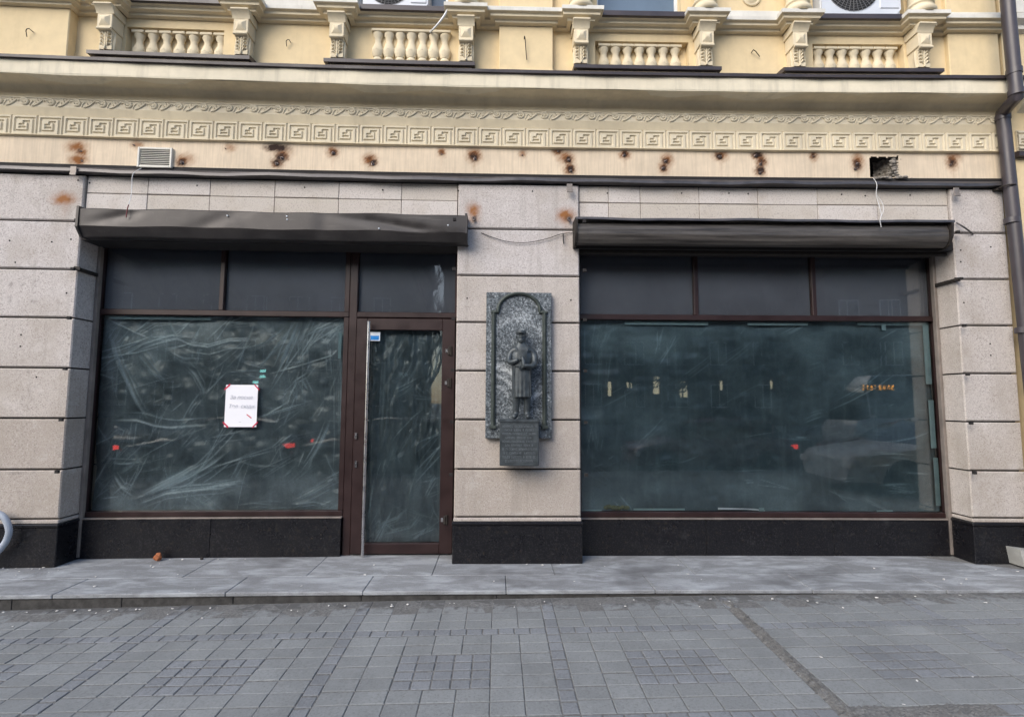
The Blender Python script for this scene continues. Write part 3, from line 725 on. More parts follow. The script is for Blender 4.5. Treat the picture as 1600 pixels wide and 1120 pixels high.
# columns on the breaks of the course
cmesh = None
for b in bays:
    for cx in b['cons']:
        if cmesh is None:
            k = MB(False); pr = [(.13, .0)]+[(.118+.024*math.cos(t), .038+.034*math.sin(t)) for t in np.linspace(-1.4, 1.5, 8)]+[(.116, .078), (.112, .095), (.114, .105)]+[(.112+.014*math.cos(t), .122+.016*math.sin(t)) for t in np.linspace(-1.4, 1.5, 6)]+[(.108, .142), (.104, .16), (.10, 1.2), (.095, 1.9), (.12, 1.95), (.12, 2.0)]
            k.lathe((0, 0, 0), pr, 28); c = k.build('column', M['pale'], B, smooth=True); c.data.transform(Matrix.Translation(Vector(WL[B.name]))); cmesh = c
        else: c = cmesh.copy(); COL.objects.link(c); c.parent = B
        c.location = Vector((cx, bend(cx)-.125, ZC+.112))-Vector(WL[B.name])
# windows of the upper storey
for i, b in enumerate(bays):
    x0, x1 = b['win']; mb = MB(); f = .035
    mb.box(x0, x0+f, .10, .15, 5.76, 7.6, .004); mb.box(x1-f, x1, .10, .15, 5.76, 7.6, .004); mb.box(x0+f, x1-f, .10, .15, 5.76, 5.84, .004); mb.box(x0+f, x1-f, .102, .15, 7.0, 7.05, .004)
    wn = mb.build('upper_window', M['greenpvc'] if i == 3 else M['pvc'], B)
    q = MB(); q.box(x0+f, x1-f, .122, .13, 5.84, 7.6); q.build('pane', M['clear'], wn)
    q = MB(); s0, s1 = b['cons'][0]+.16, b['cons'][1]-.16
    q.prism([(.1, ZC+.185), (-.12, ZC+.145), (-.155, ZC+.135), (-.158, ZC+.08), (-.13, ZC+.077), (.1, ZC+.16)], s0, s1); q.build('sill', M['flash'], wn)
rx, rz = at(1174, -4, -.01); mb = MB(); mb.lathe((rx, -.005, rz), [(.105, .02), (.10, -.012), (.088, -.016), (.08, -.002), (.07, -.002), (.055, -.014), (.03, -.022), (.005, -.024)], 24, axis='y'); mb.build('rosette', M['pale'], B, smooth=True)

# ------------------------------------------------------------------ shop windows and door (parts of the building)
def frame_bar(m, x0, x1, z0, z1, y0=.295, y1=.37): m.box(x0, x1, y0, y1, z0, z1, .005)
ZT0, ZT1, ZTOP = 2.497, 2.556, 3.26
def shop_window(x0, x1, mulls, zb):
    f = MB()
    frame_bar(f, x0, x1, zb-.052, zb, .285); frame_bar(f, x0, x1, ZT0, ZT1, .288); frame_bar(f, x0, x1, ZTOP, ZTOP+.14, .29)
    frame_bar(f, x0, x0+.055, zb, ZT0); frame_bar(f, x1-.055, x1, zb, ZT0); frame_bar(f, x0, x0+.055, ZT1, ZTOP); frame_bar(f, x1-.055, x1, ZT1, ZTOP)
    for m in mulls: frame_bar(f, m-.024, m+.024, ZT1, ZTOP, .297)
    w_ = f.build('shop_window', M['brown'], B)
    q = MB(); q.box(x0+.055, x1-.055, .335, .343, zb, ZT0); q.build('pane', M['glass'], w_)
    e = [x0+.055-.024]+list(mulls)+[x1-.055+.024]
    for a, b in zip(e[:-1], e[1:]):
        q = MB(); q.box(a+.024, b-.024, .335, .343, ZT1, ZTOP); q.build('pane', M['glass'], w_)
        q = MB(); q.box(a+.024, b-.024, .352, .36, ZT1, ZTOP); q.build('foil_backing', M['transom'], w_)
    q = MB(); q.box(x0, x1, .245, .42, zb-.068, zb-.054, .004); q.build('sill', M['railm'], w_)
    return w_
sw1 = shop_window(-4.265, -1.61, [-2.97], .455)
sw2 = shop_window(.842, 4.838, [2.18, 3.49], .437)
for x0, x1, z, cuts in ((-4.23, -1.614, .384, [-2.93]), (.852, 4.79, .366, [2.2, 3.55])):
    mb = MB(); e = [x0]+cuts+[x1]
    for a, b in zip(e[:-1], e[1:]): mb.box(a+.0015, b-.0015, .25, .5, 0, z, .003)
    mb.build('stall_riser', M['blackgr'], B)
for x0, x1 in ((-4.226, -4.196), (4.766, 4.796)):
    mb = MB(); mb.box(x0, x1, .235, .262, .02, 3.3, .002); mb.box(x0+.008, x1-.008, .262, .29, .02, 3.3, .0); mb.build('guide_rail', M['railm'], B)
# door with its fixed frame and transom pane
f = MB(); frame_bar(f, -1.608, -1.525, .0, ZTOP, .29); frame_bar(f, -1.525, -.432, ZT0, ZT1, .288); frame_bar(f, -1.525, -.432, ZTOP, ZTOP+.14, .29); frame_bar(f, -.475, -.432, ZT1, ZTOP, .292); frame_bar(f, -.462, -.432, .0, ZT0, .292)
dr = f.build('shop_door', M['brown'], B)
q = MB(); q.box(-1.525, -.475, .335, .343, ZT1, ZTOP); q.build('pane', M['glass'], dr)
q = MB(); q.box(-1.525, -.475, .352, .36, ZT1, ZTOP); q.build('foil_backing', M['transom'], dr)
q = MB(); L0, L1, dz0, dz1 = -1.52, -.466, .018, 2.485; gx0, gx1, gz0, gz1 = -1.405, -.603, .125, 2.36
q.box(L0, gx0, .27, .345, dz0, dz1, .005); q.box(gx1, L1, .27, .345, dz0, dz1, .005); q.box(gx0, gx1, .272, .345, dz0, gz0, .005); q.box(gx0, gx1, .272, .345, gz1, dz1, .005)
q.build('door_leaf', M['brown'], dr)
q = MB(); q.box(gx0, gx1, .31, .318, gz0, gz1); q.build('pane', M['glass'], dr); q = MB(); q.box(L0, L1, .40, .41, dz0, dz1); q.build('dark_backing', M['shadowgap'], dr)
q = MB(); hx = at(571, 690, .2)[0]; q.tube([(hx, .21, .022), (hx, .21, 2.44)], .017, 12)
for z in (.25, 1.25, 2.25): q.tube([(hx, .21, z), (hx, .275, z)], .009, 8)
q.build('pull_handle', M['steel'], dr, smooth=True)
for px, py in ((704, 548), (703, 598), (697, 812)):
    hx_, hz_ = at(px, py, .26); q = MB(); q.box(hx_-.03, hx_-.002, .245, .272, hz_-.045, hz_+.045, .006); q.tube([(hx_+.004, .262, hz_-.05), (hx_+.004, .262, hz_+.05)], .012, 10); q.box(hx_-.055, hx_-.03, .258, .27, hz_-.02, hz_+.02, .003, 1); q.build('hinge', [M['iron'], M['steel']], dr)
for px, py in ((556, 681), (556, 725)):
    hx_, hz_ = at(px, py, .265); q = MB(); q.box(hx_-.012, hx_+.012, .255, .271, hz_-.035, hz_+.035, .004); q.lathe((hx_, .25, hz_), [(.011, 0), (.012, .006)], 10, axis='y'); q.build('lock', M['steel'], dr)

# ------------------------------------------------------------------ plastic sheets behind the glass
def seg_field(U, V, pts, w, soft=1.0):                       # signed distance to a polyline, with falloff at its ends
    best = np.full(U.shape, 9.0); sgn = np.zeros(U.shape)
    for (x0, y0), (x1, y1) in zip(pts[:-1], pts[1:]):
        dx, dy = x1-x0, y1-y0; L2 = dx*dx+dy*dy; t = np.clip(((U-x0)*dx+(V-y0)*dy)/L2, 0, 1)
        ex, ey = U-x0-t*dx, V-y0-t*dy; d = np.hypot(ex, ey); m = d < best; best[m] = d[m]; sgn[m] = np.sign(dx*ey-dy*ex)[m]
    return best, sgn
def smooth_noise(nu, nv, fu, fv, seed):
    r = np.random.default_rng(seed); g = r.standard_normal((fv+3, fu+3)); u = np.linspace(0, fu, nu); v = np.linspace(0, fv, nv)
    iu, iv = u.astype(int), v.astype(int); tu, tv = u-iu, v-iv; tu = tu*tu*(3-2*tu); tv = tv*tv*(3-2*tv)
    a = g[np.ix_(iv, iu)]; b = g[np.ix_(iv, iu+1)]; c = g[np.ix_(iv+1, iu)]; d = g[np.ix_(iv+1, iu+1)]
    return (a*(1-tu)+b*tu)*(1-tv[:, None])+(c*(1-tu)+d*tu)*tv[:, None]
def sheet(name, label, x0, x1, z0, z1, yb, mat, folds, nrand, seed, milky, amp=1.0, fan=None, crumple=.12):
    nu, nv = int((x1-x0)/.008)+1, int((z1-z0)/.008)+1
    X, Z = np.meshgrid(np.linspace(x0, x1, nu), np.linspace(z0, z1, nv)); r = np.random.default_rng(seed)
    H = .010*smooth_noise(nu, nv, 6, 5, seed)+.006*smooth_noise(nu, nv, 17, 13, seed+1)+.003*smooth_noise(nu, nv, 40, 34, seed+2)
    A = .04+.05*np.clip(smooth_noise(nu, nv, 7, 6, seed+3), 0, 2)
    for npt, sl, hz in ((int(420*(x1-x0)*(z1-z0)/5), .055, .0),):   # crumpled facets with hairline ridges between them
        P_ = np.stack([r.uniform(x0, x1, npt), r.uniform(z0, z1, npt)], 1); G_ = r.normal(0, sl, (npt, 2))*crumple; wgt = r.random(npt)**2
        Xw, Zw = X+.05*smooth_noise(nu, nv, 9, 8, seed+npt), Z+.05*smooth_noise(nu, nv, 8, 9, seed+npt+1); d1 = np.full(X.shape, 9.0); d2 = d1.copy(); idx = np.zeros(X.shape, int)
        for q in range(npt):
            d = np.hypot((Xw-P_[q, 0])*.8+(Zw-P_[q, 1])*.35, (Zw-P_[q, 1])*1.0-(Xw-P_[q, 0])*.25); m = d < d1; d2 = np.where(m, d1, np.minimum(d2, d)); idx[m] = q; d1 = np.where(m, d, d1)
        H += np.clip(G_[idx, 0]*(X-P_[idx, 0])+G_[idx, 1]*(Z-P_[idx, 1]), -.012, .012); A += hz*crumple*wgt[idx]*np.exp(-(d2-d1)/.010)
    fl = [(p, w*.62, a) for p, w, a in folds]
    for k in range(nrand):
        cx, cz = r.uniform(x0, x1), r.uniform(z0, z1); th = r.normal(.8, .5) if r.random() < .65 else r.uniform(0, 3.14)
        if fan is not None: th = math.atan2(cz-fan[1], cx-fan[0])+r.normal(0, .12)
        L = r.uniform(.05, .38)*(1 if r.random() < .8 else 1.6); b_ = r.normal(0, .05); a0_ = r.uniform(.10, .55)
        for q in range(r.integers(1, 5)):                     # creases come in loose bundles of near-parallel hairlines
            t2 = th+r.normal(0, .10); ox, oz = r.normal(0, .035), r.normal(0, .035); l2 = L*r.uniform(.4, 1.1)
            pts = [(cx+ox+l2*t*math.cos(t2+b_*t), cz+oz+l2*t*math.sin(t2+b_*t)) for t in (-1, -.4, .3, 1)]; fl.append((pts, r.uniform(.0022, .0048), a0_*r.uniform(.5, 1.25)))
    fl += [([(p[0]+ox, p[1]+oz) for p in pts], w_*.3, a*r.uniform(.5, 1.0)) for pts, w_, a in folds for ox, oz in (r.normal(0, .028, 2), r.normal(0, .04, 2), r.normal(0, .05, 2))]
    for pts, w_, a in fl:
        bx0, bx1 = min(p[0] for p in pts)-.11, max(p[0] for p in pts)+.11; bz0, bz1 = min(p[1] for p in pts)-.11, max(p[1] for p in pts)+.11
        i0, i1 = max(0, int((bx0-x0)/(x1-x0)*(nu-1))), min(nu, int((bx1-x0)/(x1-x0)*(nu-1))+2); j0, j1 = max(0, int((bz0-z0)/(z1-z0)*(nv-1))), min(nv, int((bz1-z0)/(z1-z0)*(nv-1))+2)
        if i1-i0 < 2 or j1-j0 < 2: continue
        W_ = np.s_[j0:j1, i0:i1]; Xw, Zw, Hw, Aw = X[W_], Z[W_], H[W_], A[W_]
        d, s = seg_field(Xw, Zw, pts, w_); ends = np.minimum(np.hypot(Xw-pts[0][0], Zw-pts[0][1]), np.hypot(Xw-pts[-1][0], Zw-pts[-1][1])); L = sum(math.hypot(q[0]-p[0], q[1]-p[1]) for p, q in zip(pts[:-1], pts[1:]))
        taper = np.clip(ends/(.3*L+1e-4), .15, 1)
        ridge = np.exp(-(d/(w_*1.6))**2)*taper; Hw -= 1.0*w_*a*ridge*amp; Hw += .55*w_*a*s*np.exp(-(d/(w_*4))**2)*taper*amp
        wide = np.exp(-np.abs(d-.4*w_)/(w_*1.4))*taper*(.75+.5*(s > 0)); Aw[:] = np.maximum(Aw, a*wide*.95)
        Aw += a*.07*np.exp(-(d/(w_*6))**2)*(s > 0)*taper
    A = np.clip(A+milky(X, Z, smooth_noise(nu, nv, 9, 7, seed+9)), 0, 1); H = np.clip(H, -.022, .045)
    mb = MB(); mb.grid(X, yb+H, Z)
    o = mb.build(name, mat, None, smooth=True, attrs={'haze': A.ravel()}, fixn=False, sharp=180); recenter(o); return tag(o, label, 'plastic sheet', 'plastic sheets taped behind the shop glass')
def zl(p): return at(120+p[0]/3.393, 480+p[1]/3.393, .37)     # left-window sketch coordinates to the sheet's plane
def zr(p): return at(900+p[0]/2.712, 480+p[1]/2.712, .37)
FL = [([(165, 120), (230, 330), (300, 480), (375, 620)], .022, .40), ([(1172, 70), (1110, 215), (1060, 340)], .012, .75), ([(1150, 75), (1060, 200), (940, 340)], .010, .5), ([(1120, 80), (1000, 180), (900, 230)], .010, .35),
      ([(1340, 600), (1290, 720), (1212, 852)], .012, .75), ([(330, 1005), (450, 945), (560, 890), (660, 830)], .026, .85), ([(420, 985), (600, 900), (720, 830), (800, 765)], .013, .75), ([(560, 930), (650, 860), (700, 800)], .012, .6),
      ([(170, 600), (300, 600), (400, 630), (480, 640), (700, 622)], .011, .6), ([(300, 1055), (470, 990), (640, 970), (760, 962), (880, 928)], .013, .7), ([(610, 985), (740, 950), (870, 935)], .014, .6), ([(1390, 900), (1260, 975), (1120, 1045)], .016, .6),
      ([(890, 770), (850, 830), (815, 905)], .009, .4), ([(700, 760), (640, 730), (830, 640)], .006, .2), ([(260, 225), (390, 180), (500, 150), (610, 160)], .014, .45), ([(500, 155), (600, 200), (690, 212), (800, 180), (930, 175)], .014, .5),
      ([(560, 300), (620, 360), (660, 430), (670, 490)], .012, .35), ([(480, 230), (560, 270), (690, 275)], .009, .35), ([(1415, 70), (1390, 200), (1400, 700), (1390, 1060)], .012, .45), ([(200, 640), (240, 655), (225, 690)], .008, .35),
      ([(170, 880), (230, 960), (300, 1010)], .014, .4), ([(180, 1000), (230, 955), (290, 980)], .012, .5), ([(1190, 90), (1190, 330), (1185, 560)], .006, .3), ([(1215, 80), (1222, 300), (1220, 420)], .005, .25), ([(330, 790), (270, 850), (200, 890)], .016, .35), ([(340, 850), (300, 780), (270, 740)], .012, .3),
      ([(1100, 1050), (1250, 1035), (1380, 1060)], .012, .4), ([(820, 1055), (930, 1040), (1050, 1050)], .010, .35)]
FL = [([zl(q) for q in p], w_, a) for p, w_, a in FL]
def milky_l(X, Z, n): return .26*np.clip((Z-1.95)/.45, 0, 1)*np.clip(.6+n*.5, 0, 1.6)+.20*np.clip((.95-Z)/.5, 0, 1)*np.clip(.4+n*.6, 0, 1.6)+.10*np.clip(n, 0, 2)+.05
ps1 = sheet('plastic_sheet', 'crumpled clear plastic sheet with long creases behind the left shop window', -4.24, -1.64, .43, 2.52, .392, M['filml'], FL, 240, 3, milky_l)
FR = [([(100, 430), (180, 390), (250, 350)], .007, .3), ([(250, 590), (330, 520), (400, 440)], .007, .3), ([(960, 495), (1010, 475), (1055, 460)], .006, .5), ([(190, 70), (130, 110), (100, 180)], .012, .35)]
FR = [([zr(q) for q in p], w_, a) for p, w_, a in FR]
def milky_r(X, Z, n): return .30*np.clip((Z-1.95)/.5, 0, 1)*np.clip(.55+n*.4, .1, 1.5)+.18*np.clip((.85-Z)/.4, 0, 1)*np.clip(.5+n*.5, 0, 1.5)+.10*np.clip((X-4.3)/.3, 0, 1)+.13*np.clip(n, 0, 1)
ps2 = sheet('plastic_sheet', 'smooth dusty plastic sheet behind the wide right shop window', .87, 4.81, .41, 2.52, .392, M['filmr'], FR, 55, 21, milky_r, .35, zr((60, 700)), .0)
def zd(px, py): return at(px, py, .33)
FD = [([(690, 530), (680, 570), (670, 600)], .010, .5), ([(640, 790), (620, 810), (580, 825)], .012, .45), ([(660, 800), (640, 825), (590, 838)], .012, .4), ([(600, 560), (596, 640), (590, 700)], .014, .3), ([(655, 560), (640, 590), (625, 605)], .010, .35), ([(660, 620), (645, 670), (610, 730)], .01, .25), ([(689, 520), (688, 640), (684, 845)], .008, .45), ([(582, 840), (600, 820), (612, 830), (640, 822)], .01, .4)]
FD = [([zd(*q) for q in p], w_, a) for p, w_, a in FD]
spx, spz = zd(629, 584)
def milky_d(X, Z, n): return .07+.10*np.clip(n, 0, 1.5)+.5*np.exp(-(((X-spx)/.06)**2+((Z-spz)/.03)**2))*(smooth_noise(X.shape[1], X.shape[0], 60, 160, 77) > -.2)
ps3 = sheet('plastic_sheet', 'narrow hazy plastic sheet behind the glass of the shop door', gx0-.03, gx1+.03, gz0-.03, gz1+.03, .372, M['filmd'], FD, 40, 33, milky_d, .6, None, .3)
# pale masking strips and a strip lying on the inner sill
def strip_on(o, px0, px1, py0, py1, y, m='pstrip', dz=0.0):
    xa, za = at(px0, py1, y); xb, zb = at(px1, py0, y); q = MB(); q.box(min(xa, xb), max(xa, xb), y, y+.0025, min(za, zb), max(za, zb)); s = q.build('masking_strip', M[m], None); s.data.transform(Matrix.Translation(-Vector(WL[o.name]))); s.parent = o
for a, b, c, d in ((976, 1106, 503, 507), (1168, 1262, 504, 508), (1340, 1444, 504, 508), (1378, 1384, 508, 516), (908, 940, 796, 798), (990, 1070, 794, 797), (1370, 1395, 797, 799), (1186, 1194, 793, 799)): strip_on(ps2, a, b, c, d, .350)
for i, (za, zb_) in enumerate(((500, 600), (625, 700), (715, 790))): strip_on(ps2, 1447+i*8, 1450+i*8.5, za, zb_, .349)
for a, b, c, d in ((528, 534, 520, 560), (170, 330, 496, 498)): strip_on(ps1, a, b, c, d, .350)
xa, za = at(1122, 791, .35); xb, _ = at(1192, 795, .35)
q = MB(); q.add([(xa, .352, za-.012), (xb-.08, .352, za-.022), (xb+.03, .36, za-.042), (xb+.02, .36, za-.05), (xa+.3, .354, za-.032), (xa, .352, za-.035), (xa, .356, za-.012), (xb-.08, .356, za-.022), (xb+.03, .364, za-.042), (xb+.02, .364, za-.05), (xa+.3, .358, za-.032), (xa, .356, za-.035)], [(0, 1, 2, 3, 4, 5), (11, 10, 9, 8, 7, 6)]+[(i, (i+1) % 6, 6+(i+1) % 6, 6+i) for i in range(6)])
o = recenter(q.build('paper_strip', M['stwhite'])); tag(o, 'white curled strip of paper lying inside at the foot of the right shop window', 'paper strip')
q = MB()
for k in range(14): q.ball((at(945+random.uniform(0, 38), 783, .36)[0], .362+random.uniform(0, .01), .452+random.uniform(0, .03)), .03, .008, .022, 8, 6)
o = recenter(q.build('insulation_tuft', M['wool'], smooth=True)); tag(o, 'yellowish tuft of insulation wool at the lower left corner of the right shop window', 'insulation')

# ------------------------------------------------------------------ roller shutters
T = thing('roller_shutter', 'dented brown closed shutter box over the left shop window and door', 'roller shutter', (-2.24, 0, 3.2), 'roller shutter boxes over the shop windows')
nx = 240; X = np.linspace(-4.118, -.345, nx); 
ring = [(-.006, 3.478), (-.10, 3.482), (-.163, 3.478), (-.172, 3.468)]+[(-.172, 3.468-.168*t) for t in np.linspace(.1, 1, 9)]+[(-.168, 3.29), (-.115, 3.212), (-.10, 3.205), (-.006, 3.205)]
vs = []
dent = lambda x, z: .014*math.exp(-(((x+3.75)/.22)**2+((z-3.40-.25*(x+3.75))/.05)**2))+.012*math.exp(-(((x+2.75-2*(z-3.4))/.16)**2))*.6+.018*math.exp(-(((x+1.05)/.5)**2+((z-3.36+.14*(x+1.05))/.045)**2))+.008*math.exp(-((x+1.75)/.09)**2)+.003*math.sin(x*4.1)
for x in X:
    for y, z in ring:
        sag = .010*math.sin((x+4.1)/3.77*math.pi)*0
        dy = dent(x, z) if y < -.16 else 0; ez = .005*math.sin(x*3.7)+.003*math.sin(x*9.1) if z > 3.27 and y < -.15 else .003*math.sin(x*5)
        vs.append((x, y+dy, z+ez))
k = len(ring); fs = [(i*k+j, (i+1)*k+j, (i+1)*k+(j+1) % k, i*k+(j+1) % k) for i in range(nx-1) for j in range(k)]
mb = MB(); mb.add(vs, fs); mb.build('casing', M['sheet'], T, smooth=True, sharp=18)
for x0, x1 in ((-4.142, -4.119), (-.344, -.322)):
    mb = MB(); mb.prism([(-.006, 3.498), (-.178, 3.492), (-.182, 3.285), (-.118, 3.198), (-.006, 3.198)], x0, x1); mb.build('end_plate', M['sheet'], T)
for px, py in ((448, 338), (448.5, 343), (592, 357), (355, 337), (700, 352)):
    x, z = at(px, py, -.176); q = MB(); q.lathe((x, -.168, z), [(.008, 0), (.008, -.008), (.004, -.012)], 8, axis='y'); q.build('screw', M['stwhite'], T)
mb = MB(); mb.box(-4.218, -.442, .001, .288, 3.205, 3.235); mb.box(-4.218, -.442, .24, .288, 3.235, 3.4); mb.build('inner_housing', M['shadowgap'], T)
T.location.z = 3.2
T2 = thing('roller_shutter', 'rolled up brown slatted shutter with its cover missing over the right shop window', 'roller shutter', (2.72, 0, 3.2), 'roller shutter boxes over the shop windows')
mb = MB(); pr = []
for t in range(60):
    a = 2*math.pi*t/60; r = .122+.006*abs(math.sin(a*7)); pr.append((-.098+r*.62*math.cos(a), 3.328+r*math.sin(a)))
mb.prism(pr, .80, 4.60); mb.build('slat_roll', M['roll'], T2, smooth=True, sharp=60)
mb = MB(); n = 60; vs = []
for i, x in enumerate(np.linspace(.775, 4.645, n)):
    a = .004*math.sin(x*3)+.003*math.sin(x*8); vs += [(x, -.006, 3.472), (x, -.20, 3.462+a), (x, -.205, 3.437+a), (x, -.195, 3.437+a), (x, -.192, 3.452+a), (x, -.006, 3.462)]
mb.add(vs, [(i*6+j, (i+1)*6+j, (i+1)*6+(j+1) % 6, i*6+(j+1) % 6) for i in range(n-1) for j in range(6)]); mb.build('top_plate', M['ledge'], T2)
for x0, x1 in ((.772, .796), (4.61, 4.632)):
    mb = MB(); mb.prism([(-.004, 3.47), (-.20, 3.46), (-.205, 3.42), (-.192, 3.30), (-.15, 3.215), (-.10, 3.19), (-.004, 3.19)], x0, x1); mb.build('end_plate', M['iron'], T2)
mb = MB(); mb.box(.85, 4.79, .001, .05, 3.205, 3.30); mb.box(.85, 4.79, .05, .288, 3.205, 3.24); mb.box(.85, 4.79, .24, .288, 3.24, 3.4); mb.box(.80, 4.6, -.03, -.006, 3.19, 3.44); mb.build('inner_housing', M['shadowgap'], T2)
mb = MB(); mb.box(.86, 4.78, .06, .10, 3.165, 3.205, .008); mb.build('bottom_rail', M['iron'], T2)

# ------------------------------------------------------------------ memorial plaque
MP = thing('memorial_plaque', 'dark bronze figure in an apron on a speckled granite plaque fixed to the middle pier', 'memorial', (.2, -.05, 1.9))
x0, z1 = at(760, 456, -.08); x1, _ = at(862, 457, -.08); _, z0 = at(800, 685, -.08)
nx, nz = 70, 150; X, Z = np.meshgrid(np.linspace(x0+.008, x1-.008, nx), np.linspace(z0+.008, z1-.008, nz))
px = (X-x0)/(x1-x0); pz = (Z-z0)/(z1-z0); etch = np.zeros_like(X)
def arc(cx, cz, r, w_, lo, hi, a):
    global etch
    d = np.hypot((px-cx)*.66, (pz-cz)*1.48); th = np.degrees(np.arctan2((pz-cz)*1.48, (px-cx)*.66)); etch = np.maximum(etch, a*np.exp(-((d-r)/w_)**2)*((th > lo) & (th < hi)))
arc(.12, .26, .33, .03, 5, 90, .9); arc(.10, .26, .24, .018, 20, 90, .6); arc(.10, .24, .17, .014, 20, 90, .5); arc(1.02, .08, .36, .025, 105, 160, .7); arc(.52, .60, .28, .025, 20, 80, .5); arc(.5, .62, .30, .03, 100, 170, .35)
etch = np.maximum(etch, .55*np.exp(-(((px-.55)/.14)**2+((pz-.83)/.05)**2))); etch = np.maximum(etch, .4*(np.abs(pz-.50) < .006)*((px < .35) | (px > .72)))
mb = MB(); mb.box(x0, x1, -.068, -.003, z0, z1, .004); nb = len(mb.v); mb.grid(X, np.full_like(X, -.0705), Z)
pl = mb.build('granite_slab', M['speckle'], MP, attrs={'etch': [0]*nb+etch.ravel().tolist()})
# bronze arch frame
mb = MB(); xl, _ = at(771, 560, -.1); xq, _ = at(851, 560, -.1); _, zb_ = at(800, 668, -.1); _, zs_ = at(800, 487, -.1); cx = (xl+xq)/2
def mould(P, w_):
    for off, r, d in ((0, .016, 0), (.5, .009, -.012)): mb.tube([(p[0], -.078+d, p[1]) for p in P], r*w_, 8)
for x in (xl, xq): mb.box(x-.022, x+.022, -.094, -.071, zb_, zs_, .008); mb.box(x-.008, x+.008, -.106, -.094, zb_, zs_, .004); mb.box(x-.034, x+.034, -.108, -.071, zb_-.012, zb_+.022, .004); mb.box(x-.03, x+.03, -.104, -.071, zs_-.012, zs_+.012, .004)
ra = (xq-xl)/2-.045
mould([(xl, zs_), (cx-ra, zs_)]+[(cx-ra*math.cos(t), zs_+.02+ra*.80*math.sin(t)) for t in np.linspace(0, math.pi, 22)]+[(cx+ra, zs_), (xq, zs_)], 1.25)
mb.build('arch_frame', M['bronze2'], MP, smooth=True)
# inscribed pedestal
a0, zt = at(781, 655, -.22); a1, _ = at(842, 655, -.22); _, zl_ = at(800, 727, -.20)
mb = MB(); mb.box(a0, a1, -.235, -.071, zl_, zt, .006); mb.box(a0-.006, a1+.006, -.243, -.071, zt-.03, zt+.002, .006)
pd = mb.build('pedestal', M['bronze'], MP)
mb = MB(); rows = 10; rr = random.Random(5)
for r in range(rows):
    zz = zt-.055-r*(zt-zl_-.085)/(rows-.2); hh = .020 if r < 8 else .024; wd = (a1-a0)*(.43 if r % 2 == 0 else .34+.06*rr.random()); x = (a0+a1)/2-wd
    while x < (a0+a1)/2+wd:
        l = rr.uniform(.008, .013)
        if rr.random() > .13:
            t = rr.randrange(5)
            mb.box(x, x+.0035, -.2385, -.2345, zz-hh, zz); 
            if t in (0, 1, 3): mb.box(x+.0035, x+l, -.238, -.2345, zz-.0035, zz)
            if t in (1, 2): mb.box(x+.0035, x+l, -.238, -.2345, zz-hh, zz-hh+.0035)
            if t in (0, 3, 4): mb.box(x+l-.003, x+l, -.2383, -.2345, zz-hh, zz-.0035)
            if t in (2, 4): mb.box(x+.0035, x+l-.003, -.238, -.2345, zz-hh*.55, zz-hh*.55+.003)
        x += l+.004
mb.build('inscription', M['worn'], pd)
# the bronze figure
fx, _ = at(815, 640, -.16); fz = zt+.004; FY = -.155+bend(fx)
def skin(name, verts, edges, radii, mat, parent, sub=2):
    me = bpy.data.meshes.new(name); me.from_pydata([(v[0]+fx-WL[parent.name][0], v[1]+FY-WL[parent.name][1], v[2]+fz-WL[parent.name][2]) for v in verts], edges, []); me.materials.append(mat)
    o = bpy.data.objects.new(name, me); COL.objects.link(o); o.parent = parent; WL[o.name] = WL[parent.name]
    m = o.modifiers.new('skin', 'SKIN'); m.use_smooth_shade = True
    for i, r in enumerate(radii):
        q = me.skin_vertices[0].data[i]; q.radius = r if isinstance(r, tuple) else (r, r); q.use_root = (i == 0)
    s = o.modifiers.new('sub', 'SUBSURF'); s.levels = s.render_levels = sub; return o
V = [(0, 0, .43), (0, -.004, .53), (0, -.006, .63), (0, -.002, .70), (-.004, -.012, .745), (-.008, -.02, .775), (-.008, -.022, .825),
     (-.052, 0, .40), (-.052, -.012, .23), (-.056, .004, .06), (-.058, -.012, .028), (-.085, -.07, .018),
     (.05, 0, .40), (.055, -.008, .23), (.054, .004, .06), (.058, -.014, .028), (.068, -.075, .018),
     (-.104, 0, .660), (-.124, -.02, .60), (-.122, -.06, .545), (-.09, -.095, .55), (-.035, -.115, .578),
     (.106, 0, .656), (.128, -.02, .60), (.124, -.062, .53), (.09, -.10, .512), (.03, -.118, .498)]
E_ = [(0, 1), (1, 2), (2, 3), (3, 4), (4, 5), (5, 6), (0, 7), (7, 8), (8, 9), (9, 10), (10, 11), (0, 12), (12, 13), (13, 14), (14, 15), (15, 16), (3, 17), (17, 18), (18, 19), (19, 20), (20, 21), (3, 22), (22, 23), (23, 24), (24, 25), (25, 26)]
Rr = [(.085, .07), (.084, .066), (.098, .068), (.075, .052), .040, .046, .044, .052, .042, .030, .028, .024, .052, .042, .030, .028, .024, .046, .040, .034, .028, .020, .046, .040, .034, .028, .020]
body = skin('bronze_figure', V, E_, Rr, M['bronze'], MP)
def fig(name): return MB(False)
def put(m, name, mat=M['bronze'], smooth=True):
    m.v = [(v[0]+fx, v[1]+FY, v[2]+fz) for v in m.v]; return m.build(name, mat, body, smooth=smooth, sharp=50)
m = fig('coat'); n = 40; pr = []                              # coat and apron skirt with folds
rows_ = [(.215, .098, .080), (.26, .097, .079), (.33, .096, .078), (.40, .095, .076), (.47, .096, .076), (.53, .100, .076), (.58, .112, .074), (.63, .115, .070), (.665, .105, .060), (.70, .065, .045)]
vs = []
for z, a, b in rows_:
    for i in range(n):
        t = 2*math.pi*i/n; fold = 1+.035*math.sin(t*9)*max(0, (.5-z)*3); vs.append((a*fold*math.cos(t), -.006+b*fold*math.sin(t), z+.006*math.sin(t*3)))
fs = [(j*n+i, j*n+(i+1) % n, (j+1)*n+(i+1) % n, (j+1)*n+i) for j in range(len(rows_)-1) for i in range(n)]+[tuple(reversed(range(n)))]
m.add(vs, fs); put(m, 'coat')
